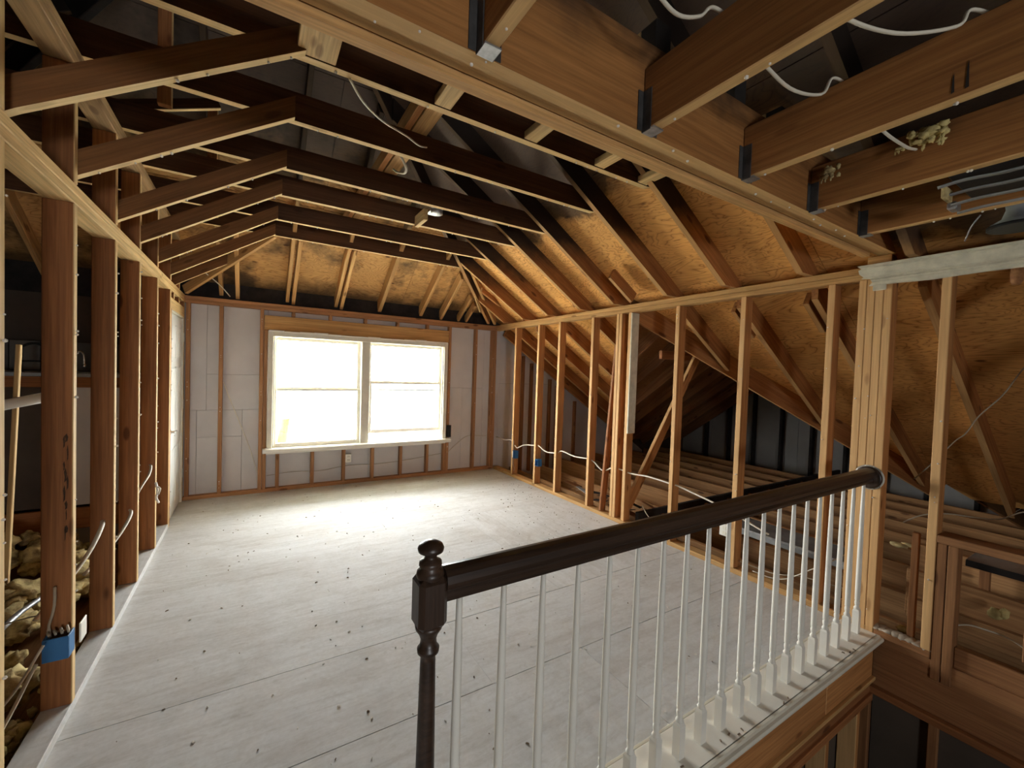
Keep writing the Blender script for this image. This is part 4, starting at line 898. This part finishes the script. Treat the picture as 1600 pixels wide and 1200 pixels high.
cable('kitchen_cable', [(-0.65, 2.20, 0.35), (-0.70, 2.12, 0.24), (-0.78, 2.02, 0.14), (-0.81, 1.90, 0.06), (-0.82, 1.78, 0.02)], 'second paler cable dropping from the blue switch box', r=0.005)
cable('kitchen_cable', [(-0.645, 2.286, 0.53), (-0.645, 2.284, 0.47), (-0.65, 2.285, 0.43), (-0.66, 2.284, 0.38), (-0.655, 2.27, 0.34)], 'short cable stapled to the stud above the blue switch box', r=0.006, mat='cable_d')
cable('kitchen_cable', [(-0.645, 2.90, 0.60), (-0.63, 2.80, 0.585), (-0.64, 2.66, 0.52), (-0.68, 2.50, 0.44), (-0.72, 2.36, 0.38)], 'thick white cable passing through the third stud', r=0.010)
cable('kitchen_cable', [(-0.645, 3.43, 0.50), (-0.62, 3.34, 0.485), (-0.64, 3.20, 0.42), (-0.68, 3.05, 0.36), (-0.72, 2.92, 0.32)], 'thick white cable passing through the fourth stud', r=0.009)
cable('kitchen_cable', [(-0.645, 4.0, 0.66), (-0.62, 3.92, 0.655), (-0.62, 3.84, 0.61), (-0.64, 3.74, 0.56), (-0.68, 3.6, 0.45)], 'thick white cable passing through the fifth stud', r=0.008)
cable('kitchen_cable', [(-0.75, 2.62, 0.28), (-0.85, 2.72, 0.24), (-0.95, 2.78, 0.20), (-1.05, 2.74, 0.17), (-1.12, 2.66, 0.12)], 'tangled tan wire lying on the heaped insulation', r=0.004, mat='cable_d')
fp = thing('switch_plate', 'white wire bracket and clip hanging on the stud next to the door', 'bracket', (-0.60, 3.93, 0.42))
tube('clip', [(-0.598, 3.955, 0.53), (-0.585, 3.94, 0.47), (-0.59, 3.93, 0.42), (-0.58, 3.95, 0.38)], 0.008, 'white', fp, 6, 4); tube('wire_tail', [(-0.598, 3.958, 0.50), (-0.57, 3.93, 0.49), (-0.575, 3.91, 0.45)], 0.006, 'cable', fp, 6, 4)
lp = lumps('plastic_bag', [(-0.76, 1.93, -0.04, 0.05, 0.06, 0.06)], 'galv', None, 0.6, 2); tag(lp, 'crumpled silvery wrapper at the foot of the outermost stud', 'wrapper')

# ================================================================== SMALL BITS
def specks(name, pts, size, mat, label, cat, parent=None):
    vs_, fs = [], []
    for (x, y, z, k) in pts:
        i = len(vs_); a = random.random()*6.28; l, w_, h_ = size*k*random.uniform(0.8, 2.0), size*k*random.uniform(0.4, 0.8), size*k*0.5
        c_, s_ = math.cos(a), math.sin(a)
        for (u, v, q) in ((-1, -1, 0), (1, -1, 0), (1, 1, 0), (-1, 1, 0), (-0.6, -0.5, 1), (0.7, -0.4, 1), (0.5, 0.6, 1), (-0.6, 0.5, 1)):
            vs_.append((x+(u*l*c_-v*w_*s_)/2, y+(u*l*s_+v*w_*c_)/2, z+q*h_))
        fs += [[i+3, i+2, i+1, i], [i+4, i+5, i+6, i+7]] + [[i+j, i+(j+1) % 4, i+4+(j+1) % 4, i+4+j] for j in range(4)]
    o = mesh_obj(name, vs_, fs, mat, parent)
    if label: tag(o, label, cat, kind='stuff')
    else: o['kind'] = 'stuff'
    return o
random.seed(5)
fd = thing('floor_debris', 'dark wood chips and pale plaster crumbs scattered over the dusty floor', 'debris', (1.2, 3.0, 0.0), kind='stuff')
specks('wood_chips', [(random.uniform(-0.5, 2.95), random.uniform(1.1, 5.2)**1.0, 0.0, random.uniform(0.5, 1.2)) for _ in range(190)] + [(random.uniform(2.2, 2.95), random.uniform(2.6, 4.6), 0, random.uniform(0.5, 1.3)) for _ in range(70)] , 0.0085, 'debris', None, None, fd)
specks('ledge_chips', [(random.uniform(0.5, 2.9), random.uniform(0.885, 0.93), 0.0125, 0.7) for _ in range(16)], 0.013, 'debris', None, None, rg)
specks('plaster_crumbs', [(random.uniform(-0.5, 2.95), random.uniform(1.1, 5.2), 0.0, random.uniform(0.5, 1.2)) for _ in range(200)], 0.008, 'crumb', None, None, fd)
def screws(name, pts, mat, parent, r=0.006):
    import bmesh
    bm = bmesh.new()
    for (x, y, z) in pts:
        rr_ = bmesh.ops.create_icosphere(bm, subdivisions=1, radius=r*random.uniform(0.6, 1.2)); bmesh.ops.translate(bm, verts=rr_['verts'], vec=(x, y, z))
    me = bpy.data.meshes.new(name); bm.to_mesh(me); bm.free()
    o = link(name, me, mat, parent, Matrix()); o['kind'] = 'stuff'
pts = []
for y in mesh_c + [4.556]:
    for k in range(9): pts.append((XL+0.006, y+random.uniform(0.008, 0.03), random.uniform(0.15, 2.0)))
screws('drywall_screws', pts, 'crumb', wl, 0.0055)
pts = []
for y in JY:
    for k in range(9): pts.append((random.uniform(0.2, 2.0), y+0.019, 2.624))
    for k in range(4):
        x = random.uniform(-0.55, 0.12); pts.append((x, y-0.02, 2.628-s*(0.155-x)-0.006))
screws('drywall_screws', pts, 'crumb', ce, 0.006)
pts = []
for yf in (4.86, 4.325, 3.906, 3.344, 2.308, 1.755, 1.209, 0.703):
    for k in range(5): pts.append((XR-0.003, yf-random.uniform(0.006, 0.03), random.uniform(0.1, 2.0)))
for k in range(10): pts.append((XR-0.003, random.uniform(0.91, 1.05), random.uniform(0.1, 2.0)))
screws('drywall_screws', pts, 'crumb', wr, 0.0045)
pts = [(x+0.018, YB-0.003, random.uniform(0.1, 2.0)) for x in (-0.59, -0.312, 0.055, 2.272, 2.672, 2.945) for k in range(8)]
screws('drywall_screws', pts, 'crumb', wb, 0.005)
pts = [(x+0.019, random.uniform(0.1, 0.85), 2.152) for x, _ in HJ for k in range(5)] + [(random.uniform(0, 2.6), random.uniform(0.905, 0.94), 2.153) for k in range(14)]
screws('drywall_screws', pts, 'crumb', sb, 0.005)

# ================================================================== OUTSIDE
gd = tag(bx('lawn', (-30, 34), (5.6, 60), (-3.4, -3.2), 'ground', None), 'pale dry lawn seen through the window', 'lawn', kind='structure')
nh = thing('neighbour_house', 'pale neighbouring house beyond the window', 'house', (6, 22, -3.2))
bx('wall', (2.5, 12), (20, 26), (-3.2, 0.6), 'siding', nh); prism('roof', [(2.0, 19.5, 0.6), (12.5, 19.5, 0.6), (12.5, 23, 2.3), (2.0, 23, 2.3)], (0, -0.44, 1), 0.15, 'siding', nh)
tr = thing('garden_tree', 'sparse yellow-green tree outside the window', 'tree', (0.5, 12, -3.2))
tube('trunk', [(0.5, 12, -3.2), (0.55, 12, -1.5), (0.7, 12, 0.0), (0.9, 12.1, 1.2)], 0.10, 'old', tr, 8, 4)
lumps('foliage', [(0.2+random.uniform(-1.0, 1.6), 12+random.uniform(-0.8, 0.8), 0.2+random.uniform(-1.2, 1.0), 0.35, 0.3, 0.28) for _ in range(18)], 'leaf', tr, 0.8, 2)
